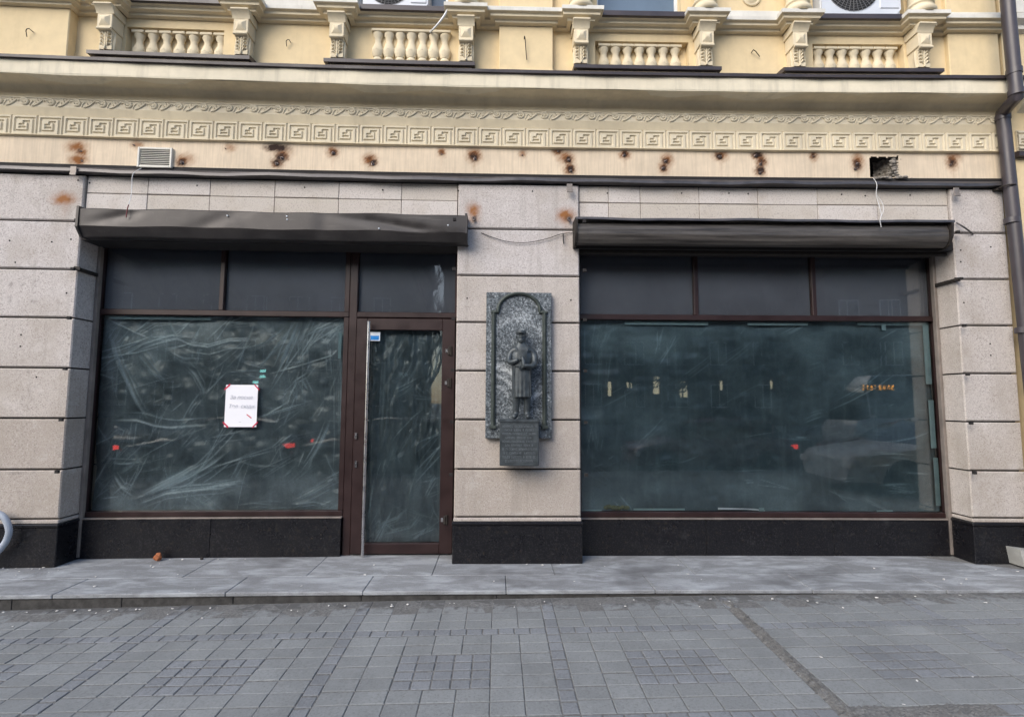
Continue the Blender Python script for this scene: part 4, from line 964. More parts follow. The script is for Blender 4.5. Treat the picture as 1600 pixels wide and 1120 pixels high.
m = fig('apron'); XX, ZZ = np.meshgrid(np.linspace(-.07, .07, 16), np.linspace(.215, .66, 20)); wv = np.where(ZZ > .52, .7, 1.0); XX = XX*wv
YY = -.012-np.sqrt(np.clip(1-(XX/.118)**2, 0, 1))*(.088+.008*np.clip((.5-ZZ)*3, 0, 1))+.004*np.sin(XX*160)*np.clip((.5-ZZ)*4, 0, 1); m.grid(XX, YY, ZZ); m.grid(XX, YY+.006, ZZ, flip=True); put(m, 'apron')
m = fig('straps')
for s_ in (-1, 1):
    m.tube([(s_*.045, -.086, .645), (s_*.055, -.070, .69), (s_*.045, -.03, .715)], .006, 6)
    m.tube([(s_*.074, -.085, .52), (s_*.079, -.083, .36), (s_*.082, -.085, .22)], .006, 6)
m.tube([(-.09, -.075, .512), (-.05, -.098, .508), (0, -.106, .506), (.05, -.098, .508), (.09, -.075, .512)], .0075, 6); put(m, 'straps_and_lapels')
m = fig('cap'); m.lathe((-.008, -.016, .845), [(.049, -.014), (.052, .0), (.055, .010), (.050, .022), (.028, .030), (.004, .032)], 18); m.ball((-.010, -.066, .842), .036, .022, .006, 10, 6); put(m, 'cap')
m = fig('beard'); m.ball((-.01, -.052, .773), .030, .022, .034, 12, 8); m.ball((-.01, -.068, .797), .022, .010, .007, 8, 6); put(m, 'beard')
m = fig('face'); m.ball((-.010, -.071, .812), .0075, .011, .013, 8, 6); m.ball((-.026, -.062, .826), .010, .006, .004, 8, 6); m.ball((.006, -.062, .826), .010, .006, .004, 8, 6); m.ball((-.055, -.018, .81), .008, .010, .016, 8, 6); m.ball((.039, -.018, .81), .008, .010, .016, 8, 6); put(m, 'face_features')
for (wx, wy, wz, sx, dx) in ((-.03, -.118, .58, 1, .8), (.02, -.12, .495, -1, -.8)):
    m = fig('hand'); m.ball((wx+sx*.014, wy-.002, wz+.003), .021, .012, .014, 10, 8)
    for f_ in range(4): m.tube([(wx+sx*.026, wy-.006+.001*f_, wz+.012-.008*f_), (wx+sx*(.044+.003*(f_ in (1, 2))), wy-.012, wz+.012-.009*f_), (wx+sx*(.052+.004*(f_ in (1, 2))), wy-.004, wz+.009-.009*f_)], [.0052, .0046, .0038], 6)
    m.tube([(wx+sx*.008, wy-.008, wz+.012), (wx+sx*.02, wy-.014, wz+.024), (wx+sx*.032, wy-.014, wz+.028)], [.006, .005, .004], 6); put(m, 'hand')
m = fig('boot'); m.tube([(-.0, -.125, .60), (.012, -.13, .555), (.018, -.132, .52), (.012, -.13, .50)], [.016, .020, .022, .018], 8); m.tube([(.018, -.132, .512), (.055, -.136, .515), (.085, -.132, .508)], [.022, .018, .010], 8); put(m, 'held_boot')

# ------------------------------------------------------------------ small things on the front
bolt = None
bolt_label = 'small rusty anchor bolt stub in its brown scorch mark on the plaster band'
for i, (px, py, big) in enumerate(((126, 236, 0), (127, 251, 0), (208, 226, 0), (284, 254, 1), (352, 232, 0), (440, 247, 1), (432, 256, 1), (520, 239, 1), (582, 256, 1), (690, 241, 0), (742, 248, 1), (816, 242, 0), (872, 236, 0), (889, 250, 1), (892, 267, 1), (975, 243, 1), (1040, 252, 1), (1036, 263, 1), (1125, 245, 1), (1181, 243, 1), (1189, 256, 1), (1188, 270, 1), (1271, 244, 0), (1340, 256, 1), (1337, 264, 1), (1486, 257, 0))):
    x, z = at(px, py, -.01); s = 1.0 if big else .55
    if bolt is None:
        k = MB(False); k.lathe((0, 0, 0), [(.017, .006), (.017, -.004), (.013, -.006)], 12, axis='y'); k.lathe((0, 0, 0), [(.011, -.004), (.011, -.014), (.008, -.016)], 6, axis='y'); k.lathe((0, 0, 0), [(.006, -.014), (.006, -.034), (.004, -.036)], 8, axis='y')
        o = k.build('anchor_bolt', M['bolt'], None, smooth=True); bolt = o
    else: o = bolt.copy(); COL.objects.link(o)
    o.location = (x, bend(x), z); o.scale = (s, s, s); o.rotation_euler = (random.uniform(-.25, .1), random.uniform(0, 3), random.uniform(-.2, .2)); tag(o, bolt_label, 'bolt', 'rusty bolts in the plaster band')
for px, py, lb in ((740, 341, 'bolt with a bent nut in a rust halo right of the closed shutter box'), (889, 342, 'bolt stub in a brown stain left of the open shutter roll')):
    x, z = at(px, py, -.02); k = MB(False); k.lathe((0, 0, 0), [(.02, .018), (.02, -.012), (.016, -.016)], 12, axis='y'); k.lathe((0, 0, 0), [(.009, -.012), (.009, -.055), (.006, -.058)], 8, axis='y'); k.lathe((0, 0, -.02), [(.013, -.04), (.013, -.022)], 6, axis='y')
    o = k.build('anchor_bolt', M['bolt'], None, smooth=True); o.location = (x, bend(x), z); tag(o, lb, 'bolt')
# little drilled plug holes in the stone: shallow dark plugs, one thing each
hole = None
for px, py in ((122, 282), (140, 286), (308, 290), (476, 293), (598, 297), (716, 298), (832, 299), (949, 302), (1065, 302), (1139, 302), (1169, 303), (1315, 304), (1352, 306), (1422, 305), (15, 376), (81, 378), (111, 374), (24, 410), (104, 458), (33, 523), (32, 541), (57, 589), (731, 384), (730, 466), (892, 469), (1501, 391), (1548, 386), (1501, 409), (1506, 473), (1547, 537), (1548, 555)):
    x, z = at(px, py, 0); inl = -4.2 < x < -.45 or .86 < x < 4.78
    if hole is None:
        k = MB(False); k.lathe((0, 0, 0), [(.0085, .004), (.0085, -.0015), (.006, -.0018)], 10, axis='y'); o = k.build('drill_plug', M['shadowgap']); hole = o
    else: o = hole.copy(); COL.objects.link(o)
    if inl: x, z = at(px, py, .03)
    o.location = (x, bend(x)+(.03 if inl else .0)-.0005, z); tag(o, 'tiny dark drilled plug hole in the pale stone facing', 'drill hole', 'drilled holes in the stone facing')
# vent grille
x0, z1 = at(216, 230, -.02); x1, z0 = at(268, 263, -.02); V_ = thing('vent_grille', 'cream louvred vent grille on the rusty plaster band at left', 'vent', ((x0+x1)/2, bend(x0)-.01, (z0+z1)/2))
mb = MB(); b = .022
mb.box(x0, x0+b, -.03, .004, z0, z1, .004); mb.box(x1-b, x1, -.03, .004, z0, z1, .004); mb.box(x0+b, x1-b, -.029, .004, z0, z0+b, .004); mb.box(x0+b, x1-b, -.029, .004, z1-b, z1, .004); mb.build('frame', M['vent'], V_)
mb = MB(); n = 9
for i in range(n):
    z = z0+b+(z1-z0-2*b)*(i+.5)/n; mb.prism([(-.024, z-.009), (-.021, z-.010), (-.004, z+.007), (-.007, z+.008)], x0+b, x1-b)
mb.build('louvres', M['vent'], V_); mb = MB(); mb.box(x0+b, x1-b, -.002, .003, z0+b, z1-b); mb.build('dark_backing', M['shadowgap'], V_)
# wires
def wire(name, label, pts, y, r, mat, wob=0):
    P = []
    for i, q in enumerate(pts):
        yy = q[2] if len(q) > 2 else y; x, z = at(q[0], q[1], yy); P.append(Vector((x, yy, z)))
    out = []
    for i in range(len(P)-1):
        a, b, c, d = P[max(i-1, 0)], P[i], P[i+1], P[min(i+2, len(P)-1)]
        for t in np.linspace(0, 1, 5)[:-1 if i < len(P)-2 else None]: out.append(.5*((2*b)+(c-a)*t+(2*a-5*b+4*c-d)*t*t+(3*b-a-3*c+d)*t**3))
    m = MB(); m.tube(out, r, 6); o = recenter(m.build(name, mat, None, smooth=True)); return tag(o, label, 'wire') if label else o
wr = wire('hanging_wire', 'thin white wire hanging from the vent grille over the closed shutter box', [(221, 263, -.03), (208, 272, -.06), (206, 290, -.06), (205, 305, -.10), (201, 320, -.19)], -.05, .0038, M['wired'])
c = wire('wire_end', None, [(201, 320, -.19), (199, 327, -.19), (197, 340, -.19)], -.19, .0045, M['wirer']); c.parent = wr; c.location = Vector(WL[c.name])-Vector(WL[wr.name])
wr = wire('hanging_wire', 'two thin white wires hanging from the broken hole over the open shutter roll', [(1364, 278, .0), (1370, 288, -.08), (1369, 305, -.08), (1374, 322, -.09), (1377, 335, -.2), (1375, 345, -.22), (1377, 355, -.22)], -.08, .0032, M['wired'])
c = wire('wire_strand', None, [(1370, 305, -.08), (1379, 318, -.08), (1380, 330, -.1), (1377, 338, -.2)], -.08, .003, M['wired']); c.parent = wr; c.location = Vector(WL[c.name])-Vector(WL[wr.name])
wr = wire('sagging_wire', 'thin black wire sagging across the middle pier above the memorial', [(752, 364, -.006), (770, 371, -.015), (795, 378, -.02), (825, 379, -.02), (855, 373, -.02), (876, 366, -.02), (900, 363, -.01)], -.01, .0035, M['wireb'])
c = wire('dangling_end', None, [(880, 365, -.02), (880, 373, -.03), (881, 381, -.03)], -.02, .006, M['wireb']); c.parent = wr; c.location = Vector(WL[c.name])-Vector(WL[wr.name])
wr = wire('white_hose', 'white flexible drain tube hanging from the window sill with the first air conditioner', [(698, -12, -.20), (699, 8, -.20), (697, 20, -.19), (686, 36, -.17), (675, 48, -.10), (671, 51, -.02)], -.19, .011, M['pvc']); wr['category'] = 'tube'
wire('stub_cable', 'bent stub of grey cable beside the open shutter at the right pier', [(1494, 348, -.02), (1506, 355, -.05), (1517, 363, -.03), (1520, 366, -.0)], -.03, .008, M['ledge'])
# metal clips on the ledge and flat iron brackets on the pier corners
for px, py, lb, mt in ((115, 267, 'bent grey metal clip on the dark ledge above the left pier', 'railm'), (890, 294, 'grey metal clip on the dark ledge above the middle pier', 'railm'), (1494, 300, 'twisted grey metal clip hanging from the dark ledge at the right pier', 'railm')):
    x, z = at(px, py, -.06); m = MB(); m.box(x-.03, x+.03, -.066, -.06, z-.03, z+.045, .002); m.box(x-.028, x+.034, -.075, -.066, z-.05, z-.02, .003); tag(recenter(m.build('metal_clip', M[mt])), lb, 'clip', 'metal clips on the ledge')
def bracket(xc, z, s, lb):
    m = MB(False); m.box(-.012, .012, -.06, .24, -.018, .018, .002); m.box(-.016-.03*(s < 0), .016+.03*(s > 0), -.066, -.06, -.02, .02, .002)
    m.lathe((s*.013, .03, 0), [(.01, 0), (.01, s*.006)], 8, axis='x'); o = m.build('iron_bracket', M['iron']); o.location = (xc, bend(xc)+.02, z); tag(o, lb, 'bracket', 'iron brackets at the pier corners'); return o
zz = at(105, 420, 0)[1]; bracket(-4.217, zz-.004, 1, 'black flat iron bracket at the corner of the left pier'); zz = at(1500, 438, 0)[1]; bracket(4.787, zz, -1, 'rusty flat iron bracket at the corner of the right pier')
# reinforcement hooks on the upper wall
for (px, py, y, pts, lb) in ((42, 58, -.10, [(0, 0), (.004, .05), (.012, .07), (.035, .075), (.04, .068)], 'thin bent iron hook on the raised wall panel at far left'), (448, 73, 0, [(0, 0), (.0, .045), (.012, .06), (.03, .062)], 'thin bent iron hook between the first and second balcony'), (823, 94, -.07, [(0, 0), (-.012, .12), (-.02, .24), (-.026, .25)], 'long thin iron pin on the middle wall panel'), (1187, 89, 0, [(0, 0), (-.05, .045), (-.078, .065), (-.08, .058)], 'thin iron hook slanting on the wall between the third and fourth balcony')):
    x, z = at(px, py, y-.02); m = MB(); m.tube([(x+a, y-.02-.02*(i > 0), z+b) for i, (a, b) in enumerate(pts)]+[(x+pts[-1][0], y+.005, z+pts[-1][1])], .0045, 6); tag(recenter(m.build('wall_hook', M['iron'], None, smooth=True)), lb, 'hook', 'iron hooks on the upper wall')
# paper notice
x0, z1 = at(353, 601, .325); x1, z0 = at(400, 667, .325); NT = thing('paper_notice', 'white handwritten paper notice with red taped corners on the left shop window', 'notice', ((x0+x1)/2, .33+bend(x0), (z0+z1)/2))
mb = MB(); XX, ZZ = np.meshgrid(np.linspace(x0, x1, 12), np.linspace(z0, z1, 14)); YY = .3305-.002*np.abs(np.sin((XX-x0)*9)); 
mb.grid(XX, YY, ZZ); mb.grid(XX, YY+.0008, ZZ, flip=True); mb.build('paper', M['paper'], NT, smooth=True, fixn=False)
for cx, cz, sx, sz in ((x0, z1, 1, -1), (x1, z1, -1, -1), (x0, z0, 1, 1), (x1, z0, -1, 1)):
    a, w_ = .055, .018; m = MB(); m.add([(cx-sx*.014, .3272, cz+sz*(a-.014)), (cx+sx*(a-.014), .3272, cz-sz*.014), (cx+sx*(a-.014)+.004, .3272, cz-sz*.014+sz*w_*1.2), (cx-sx*.014, .3272, cz+sz*(a-.014)+sz*w_)], [(0, 1, 2, 3)]); m.add([(v[0], .3278, v[2]) for v in m.v[:4]], [(3, 2, 1, 0)]); m.build('red_tape', M['redtape'], NT, fixn=False)
m = MB(); mxx, mzz = x0+(x1-x0)*.76, z0+(z1-z0)*.24; m.add([(mxx-.028, .3274, mzz+.022), (mxx+.024, .3274, mzz-.018), (mxx+.03, .3274, mzz-.010), (mxx-.022, .3274, mzz+.030)], [(0, 1, 2, 3)]); m.build('red_tape', M['redtape'], NT, fixn=False)
def lettering(body_, x, y, z, size, parent, name, mat):
    c = bpy.data.curves.new(name, 'FONT'); c.body = body_; c.size = size; c.extrude = .0002; c.shear = .25
    t = bpy.data.objects.new(name, c); COL.objects.link(t); dg = bpy.context.evaluated_depsgraph_get(); me = bpy.data.meshes.new_from_object(t.evaluated_get(dg)); bpy.data.objects.remove(t)
    me.materials.clear(); me.materials.append(mat); o = bpy.data.objects.new(name, me); COL.objects.link(o); o.parent = parent; o.rotation_euler = (math.pi/2, 0, 0); o.location = Vector((x, y+bend(x), z))-Vector(WL[parent.name]); return o
W_ = x1-x0; H_ = z1-z0
lettering('За посил', x0+W_*.13, .3262, z0+H_*.66, W_*.165, NT, 'handwriting', M['ink']); lettering('Тел  сюди', x0+W_*.10, .3262, z0+H_*.45, W_*.165, NT, 'handwriting', M['ink'])
m = MB(); m.box(x0+W_*.45, x0+W_*.53, .3272, .3276, z0+H_*.115, z0+H_*.125); m.build('printed_mark', M['ink'], NT)
# sticker on the door glass
x0, z1 = at(578, 518.5, .30); x1, z0 = at(593.5, 532.5, .30); m = MB(); m.box(x0, x1, .3065, .3085, z0, z1); st = m.build('door_sticker', M['stwhite']); recenter(st); tag(st, 'small blue and white sticker at the top corner of the door glass', 'sticker')
m = MB(); m.box(x0+.006, x1-.012, .3055, .3063, z0+.010, z0+(z1-z0)*.58); q = m.build('blue_field', M['blue']); q.data.transform(Matrix.Translation(-Vector(WL[st.name]))); q.parent = st

# air conditioners
def ac(px0, px1, py_b, y, fan_px, label):
    x0, zb = at(px0, py_b, y); x1, _ = at(px1, py_b, y); w_ = x1-x0; h = .62*w_/.8; dpt = .26
    A = thing('air_conditioner', label, 'air conditioner', ((x0+x1)/2, y+bend(x0), zb), 'air conditioner units on the window sills')
    fxc = at(fan_px, 0, y)[0]; r = h*.43; zc = zb+h*.5
    m = MB(); n = 40
    m.box(x0, x1, y+.012, y+dpt, zb, zb+h, .012)
    ringp = [(fxc+r*math.cos(t), zc+r*math.sin(t)) for t in np.linspace(0, 2*math.pi, n, endpoint=False)]
    out = []
    for t in np.linspace(0, 2*math.pi, n, endpoint=False):
        c_, s_ = math.cos(t), math.sin(t); k = 1e9
        if c_ > 1e-6: k = min(k, (x1-.004-fxc)/c_)
        if c_ < -1e-6: k = min(k, (x0+.004-fxc)/c_)
        if s_ > 1e-6: k = min(k, (zb+h-.004-zc)/s_)
        if s_ < -1e-6: k = min(k, (zb+.004-zc)/s_)
        out.append((fxc+k*c_, zc+k*s_))
    m.add([(a, y, b) for a, b in ringp]+[(a, y, b) for a, b in out], [(i, (i+1) % n, n+(i+1) % n, n+i) for i in range(n)])
    for i in range(n):
        a, b = out[i], out[(i+1) % n]; m.add([(a[0], y, a[1]), (b[0], y, b[1]), (b[0], y+.013, b[1]), (a[0], y+.013, a[1])], [(0, 1, 2, 3)])
    m.box(x1-w_*.27, x1-w_*.03, y-.008, y+.004, zb+h*.12, zb+h*.62, .006)
    m.build('casing', M['acw'], A)
    m = MB(); m.lathe((fxc, y+.008, zc), [(r*1.0, 0), (r*.5, .004), (.001, .004)], 32, axis='y'); m.build('fan_cavity', M['acd'], A)
    m = MB()
    for q in np.linspace(.12, 1.0, 11): m.tube([(fxc+r*q*math.cos(t), y-.006-.01*(1-q), zc+r*q*math.sin(t)) for t in np.linspace(0, 2*math.pi, 37)], .0022, 4, caps=False)
    for t in np.linspace(0, 2*math.pi, 36, endpoint=False): m.tube([(fxc+r*.1*math.cos(t), y-.014, zc+r*.1*math.sin(t)), (fxc+r*1.01*math.cos(t), y-.003, zc+r*1.01*math.sin(t))], .003, 4)
    m.lathe((fxc, y-.016, zc), [(r*.13, .004), (r*.12, 0)], 16, axis='y'); m.build('fan_grille', M['acg'], A)
    for q in (.22, .78):
        m = MB(); m.box(x0+w_*q-.02, x0+w_*q+.02, y-.004, y+.2, zb-.028, zb-.001, .004); m.build('foot', M['acw'], A)
ac(566, 669, 12, -.12, 607, 'white air conditioner on the dark window sill above the shop door')
ac(1284, 1409, 24, -.12, 1333, 'white air conditioner showing its round fan on the right window sill')

# drainpipes
def pipe(name, label, segs, r, collars, clamps):
    o = thing(name, label, 'drainpipe', segs[0][0])
    for P in segs:
        m = MB(); m.tube(P, r, 18, caps=True); m.build('pipe_section', M['pipe'], o, smooth=True, sharp=60)
    for c, d in collars:
        m = MB(); d = Vector(d).normalized(); c = Vector(c); m.tube([c-d*.03, c-d*.028, c+d*.028, c+d*.03], [r*.9, r*1.12, r*1.12, r*.9], 18); m.build('collar', M['pipe'], o, smooth=True, sharp=40)
    for c in clamps:
        m = MB(); m.box(c[0]-r*1.05, c[0]+r*1.05, c[1]+r*.9, .03, c[2]-.012, c[2]+.012); m.tube([(c[0]+r*1.07*math.cos(t), c[1]+r*1.07*math.sin(t), c[2]) for t in np.linspace(0, 2*math.pi, 25)], .008, 6, caps=False); m.build('wall_clamp', M['iron'], o)
    return o
y1_, y2_ = -.35, -.10
pt = lambda px, py, y: (at(px, py, y)[0], y, at(px, py, y)[1])
a, b = pt(1569, 0, y1_), pt(1587.5, 145, y1_); a = (a[0], y1_, 8.5) ; a = (b[0]-.01, y1_, 8.5)
c, d = pt(1567, 184, y2_), pt(1613, 620, y2_)
r = .058; up_ = (b[0]-.01, y1_, b[2]+.8)
pipe('drainpipe', 'dark brown round drainpipe with an offset bend at the right end of the building', [[a, up_, b], [b, (b[0], y1_, b[2]-.05), (b[0]*.6+c[0]*.4, y1_*.6+y2_*.4, b[2]*.55+c[2]*.45), (c[0], y2_, c[2]+.05), c], [c, d, (d[0]+.02, y2_, .12)]], r,
     [(b, (0, 0, 1)), ((b[0]-.002, y1_, b[2]+.22), (0, 0, 1)), (c, (0, 0, 1)), (pt(1581, 345, y2_), (0.02, 0, 1)), (pt(1598, 516, y2_), (0.02, 0, 1))], [pt(1574, 292, y2_)])
pipe('drainpipe', 'dark drainpipe cut off by the upper left edge of the photo', [[(-5.42, -.14, 8.5), (-5.42, -.14, 5.05)]], .06, [((-5.42, -.14, 5.3), (0, 0, 1))], [])

# neighbouring house behind the drainpipe
NB = thing('neighbouring_building', 'narrow strip of the next cream plastered house beyond the right drainpipe', 'building', (7, .3, 0))
XN = 5.44
mb = MB(); mb.box(XN, 11, -.03, .5, .0, 9.0); mb.build('wall', M['cream'], NB)
mb = MB(); mb.prism([(-.03, 4.70), (-.12, 4.78), (-.31, 4.79), (-.31, 4.93), (-.03, 4.93)], XN+.10, 11); k = mb.build('cornice', M['fascia'], NB); q = MB(); q.prism([(-.03, 4.932), (-.33, 4.932), (-.335, 4.965), (-.03, 5.0)], XN+.06, 11); q.build('flashing', M['flash'], k)
meander(XN+.06, 7.5, MZ0, MZ1, -.055, NB, at(1583, 215, -.05)[0]-.012); mb = MB(); mb.box(XN+.06, 7.5, -.05, -.031, MZ0-.01, MZ1+.01); mb.build('frieze_backing', M['relief'], NB)
mb = MB(); mb.prism([(-.031, 4.20), (-.09, 4.20), (-.095, 4.245), (-.031, 4.27)], XN+.03, 11); mb.build('ledge_flashing', M['flash'], NB)
mb = MB(); mb.prism([(-.031, 5.60), (-.08, 5.62), (-.08, 5.66), (-.14, 5.70), (-.14, 5.76), (-.031, 5.78)], XN+.05, 11); mb.prism([(-.031, 5.80), (-.10, 5.80), (-.10, 6.0), (-.031, 6.0)], XN+.05, 11); mb.build('string_course', M['white_sill'], NB)
mb = MB(); mb.box(XN+.02, 11, -.05, -.031, .0, .42); mb.build('plinth', M['blackgr'], NB)
for pz in (at(1597, 326, -.05)[1],):
    mb = MB(); mb.box(XN+.10, XN+.16, -.075, -.031, pz-.02, pz+.025, .003); tag(recenter(mb.build('wall_anchor', M['iron'])), 'short dark iron anchor on the cream wall right of the drainpipe', 'anchor')
# concrete block at lower right
x0, z1 = at(1588, 857, -.12); mb = MB(); mb.add([(x0, -.16, z1), (x0+.5, -.16, z1-.06), (x0+.5, -.16, .0), (x0+.025, -.16, .02), (x0, -.0, z1), (x0+.5, -.0, z1-.06), (x0+.5, -.0, .0), (x0+.025, -.0, .02)], [(0, 1, 2, 3), (7, 6, 5, 4), (0, 4, 5, 1), (1, 5, 6, 2), (2, 6, 7, 3), (3, 7, 4, 0)])
tag(recenter(mb.build('stone_block', M['concrete'])), 'pale worn stone block at the foot of the wall at lower right', 'block')
# corrugated hose at lower left
P = []; 
for px, py in ((-26, 800), (-10, 800), (0, 803), (8, 810), (13, 822), (14, 832), (10, 844), (4, 853), (-6, 864), (-30, 882)):
    x, z = at(px, py, -.10); P.append(Vector((x, -.10, z)))
Q = []
for i in range(len(P)-1):
    a, b, c, d = P[max(i-1, 0)], P[i], P[i+1], P[min(i+2, len(P)-1)]
    for t in np.linspace(0, 1, 8)[:-1]: Q.append(.5*((2*b)+(c-a)*t+(2*a-5*b+4*c-d)*t*t+(3*b-a-3*c+d)*t**3))
m = MB(); m.tube(Q, [.026+.003*(i % 2) for i in range(len(Q))], 12); tag(recenter(m.build('corrugated_hose', M['hose'], None, smooth=True, sharp=80)), 'grey corrugated hose looping out of the wall at lower left', 'hose')
# broken brick and plaster chips on the step
def on_step(px, py):
    d_ = _f+(px-800)/FPX*_R+(560-py)/FPX*_U; t = -CH/d_[2]; return float(d_[0]*t), float(d_[1]*t-D)
def on_pave(px, py):
    d_ = _f+(px-800)/FPX*_R+(560-py)/FPX*_U; t = (-.070-.02*D+.015-CH)/(d_[2]-.0125*d_[0]-.02*d_[1]); return float(d_[0]*t), float(d_[1]*t-D)
def rock(name, mat, r, s=(1, 1, 1)):
    bm = bmesh.new(); bmesh.ops.create_icosphere(bm, subdivisions=2, radius=r)
    for v in bm.verts: v.co *= 1+random.uniform(-.22, .18); v.co = Vector((v.co.x*s[0], v.co.y*s[1], v.co.z*s[2]))
    me = bpy.data.meshes.new(name); bm.to_mesh(me); bm.free(); me.materials.append(mat); o = bpy.data.objects.new(name, me); COL.objects.link(o); return o
o = rock('brick_fragment', M['brick'], .045, (.95, .8, .9)); x, y = on_step(250, 874); o.location = (x, min(y, .16), .036); tag(o, 'orange broken brick fragment on the step against the black plinth', 'brick')
o = rock('dark_pebble', M['iron'], .016); x, y = on_step(315, 874); o.location = (x, min(y, .2), .012); tag(o, 'small dark pebble on the step to the right of the orange brick', 'pebble')
chips = [rock('plaster_chip', M['chip'], .016, (1.2, .9, .38)), rock('plaster_chip', M['chip'], .012, (1.6, .8, .3)), rock('plaster_chip', M['chip'], .013, (1, 1, .6))]
used = [False]*3; rr = random.Random(12)
spots = [(x_, y_, 's') for x_, y_ in ((50, 889), (56, 886), (44, 888), (62, 889), (25, 888), (12, 890), (5, 888), (25, 899), (91, 891), (106, 878), (236, 884), (249, 881), (270, 872), (288, 873), (348, 870), (386, 872), (150, 901), (30, 893), (15, 886), (68, 887), (570, 898), (585, 883), (848, 883), (876, 882), (823, 882), (1556, 890), (1590, 893), (1510, 905), (1300, 922), (1258, 873), (1475, 905), (1502, 912), (1366, 888), (1075, 897), (945, 885), (240, 886), (36, 886), (280, 924))]
spots += [(x_, y_, 'p') for x_, y_ in ((143, 952), (150, 958), (170, 955), (186, 951), (215, 951), (262, 960), (316, 966), (330, 949), (20, 979), (42, 957), (5, 957), (465, 955), (455, 954), (515, 945), (703, 943), (710, 941), (612, 945), (1262, 939), (1277, 942), (1207, 936), (1110, 936), (1430, 932), (1500, 930), (1370, 934), (850, 937), (990, 937), (1433, 1064), (1520, 1058), (1283, 1027), (1412, 1101))]
for k in range(24): spots.append((rr.uniform(60, 1560), rr.uniform(876, 925), 's') if k < 9 else (rr.uniform(20, 1560), 944-8*rr.random()+8*(1-k/40), 'p'))
for px, py, s in spots:
    i = rr.randrange(3)
    o = chips[i] if not used[i] else chips[i].copy()
    if used[i]: COL.objects.link(o)
    used[i] = True
    if s == 's': x, y = on_step(px, py); z = .005
    else:
        x, y = on_pave(px, py); y = min(y, -.78); z = gz(x, y)+.005
    k = rr.uniform(.3, .8) if py > 880 or px > 100 else rr.uniform(.7, 1.5); o.scale = (k, k, k); o.location = (x, min(y, .19), z); o.rotation_euler = (0, 0, rr.uniform(0, 6.28)); tag(o, 'small white chip of fallen plaster on the ground before the shop', 'plaster chip', 'plaster chips on the step and paving')

# ------------------------------------------------------------------ THE STREET BEHIND THE CAMERA (it shows as reflections in the panes)
M['carred'] = simple('dark_red_car_paint', (.11, .012, .015), .25, 0, .6, .05); M['cargrey'] = simple('dark_grey_car_paint', (.035, .037, .042), .25, 0, .6, .05); M['carwhite'] = simple('white_car_paint', (.42, .43, .45), .3, 0, .5, .04)
M['carblue'] = simple('dark_blue_car_paint', (.02, .03, .06), .25, 0, .6, .05); M['carglass'] = simple('dark_car_glass', (.012, .014, .016), .06, 0, .7, .05); M['tyre'] = simple('black_tyre', (.015, .015, .015), .85); M['rim'] = simple('grey_wheel_rim', (.35, .35, .36), .35, .7)
M['bark'] = simple('grey_bark', (.055, .048, .042), .9, 0, .3, .3, 20, .5, 40); M['farwall'] = simple('far_grey_plaster', (.16, .145, .125), .9, 0, .2, .2, 1.2); M['farwall2'] = simple('far_brown_brick', (.10, .07, .055), .9, 0, .2, .2, 3); M['farroof'] = simple('far_roof_tin', (.06, .05, .05), .6)
def emit(name, c, k):
    g = N(name); g.col(sc(c, .3)); g.p.inputs['Emission Color'].default_value = (*c, 1); g.p.inputs['Emission Strength'].default_value = k; return g.m
M['tail'] = emit('lit_tail_lamp', (1.0, .06, .04), 3.0); M['lamp'] = simple('headlamp_glass', (.6, .6, .6), .15); M['led'] = emit('amber_led_board', (1.0, .42, .04), 4.0); M['litwin'] = emit('lit_window', (1.0, .9, .6), 2.0); M['cyan'] = emit('cyan_lit_sign', (.35, 1.0, .95), 4.0)
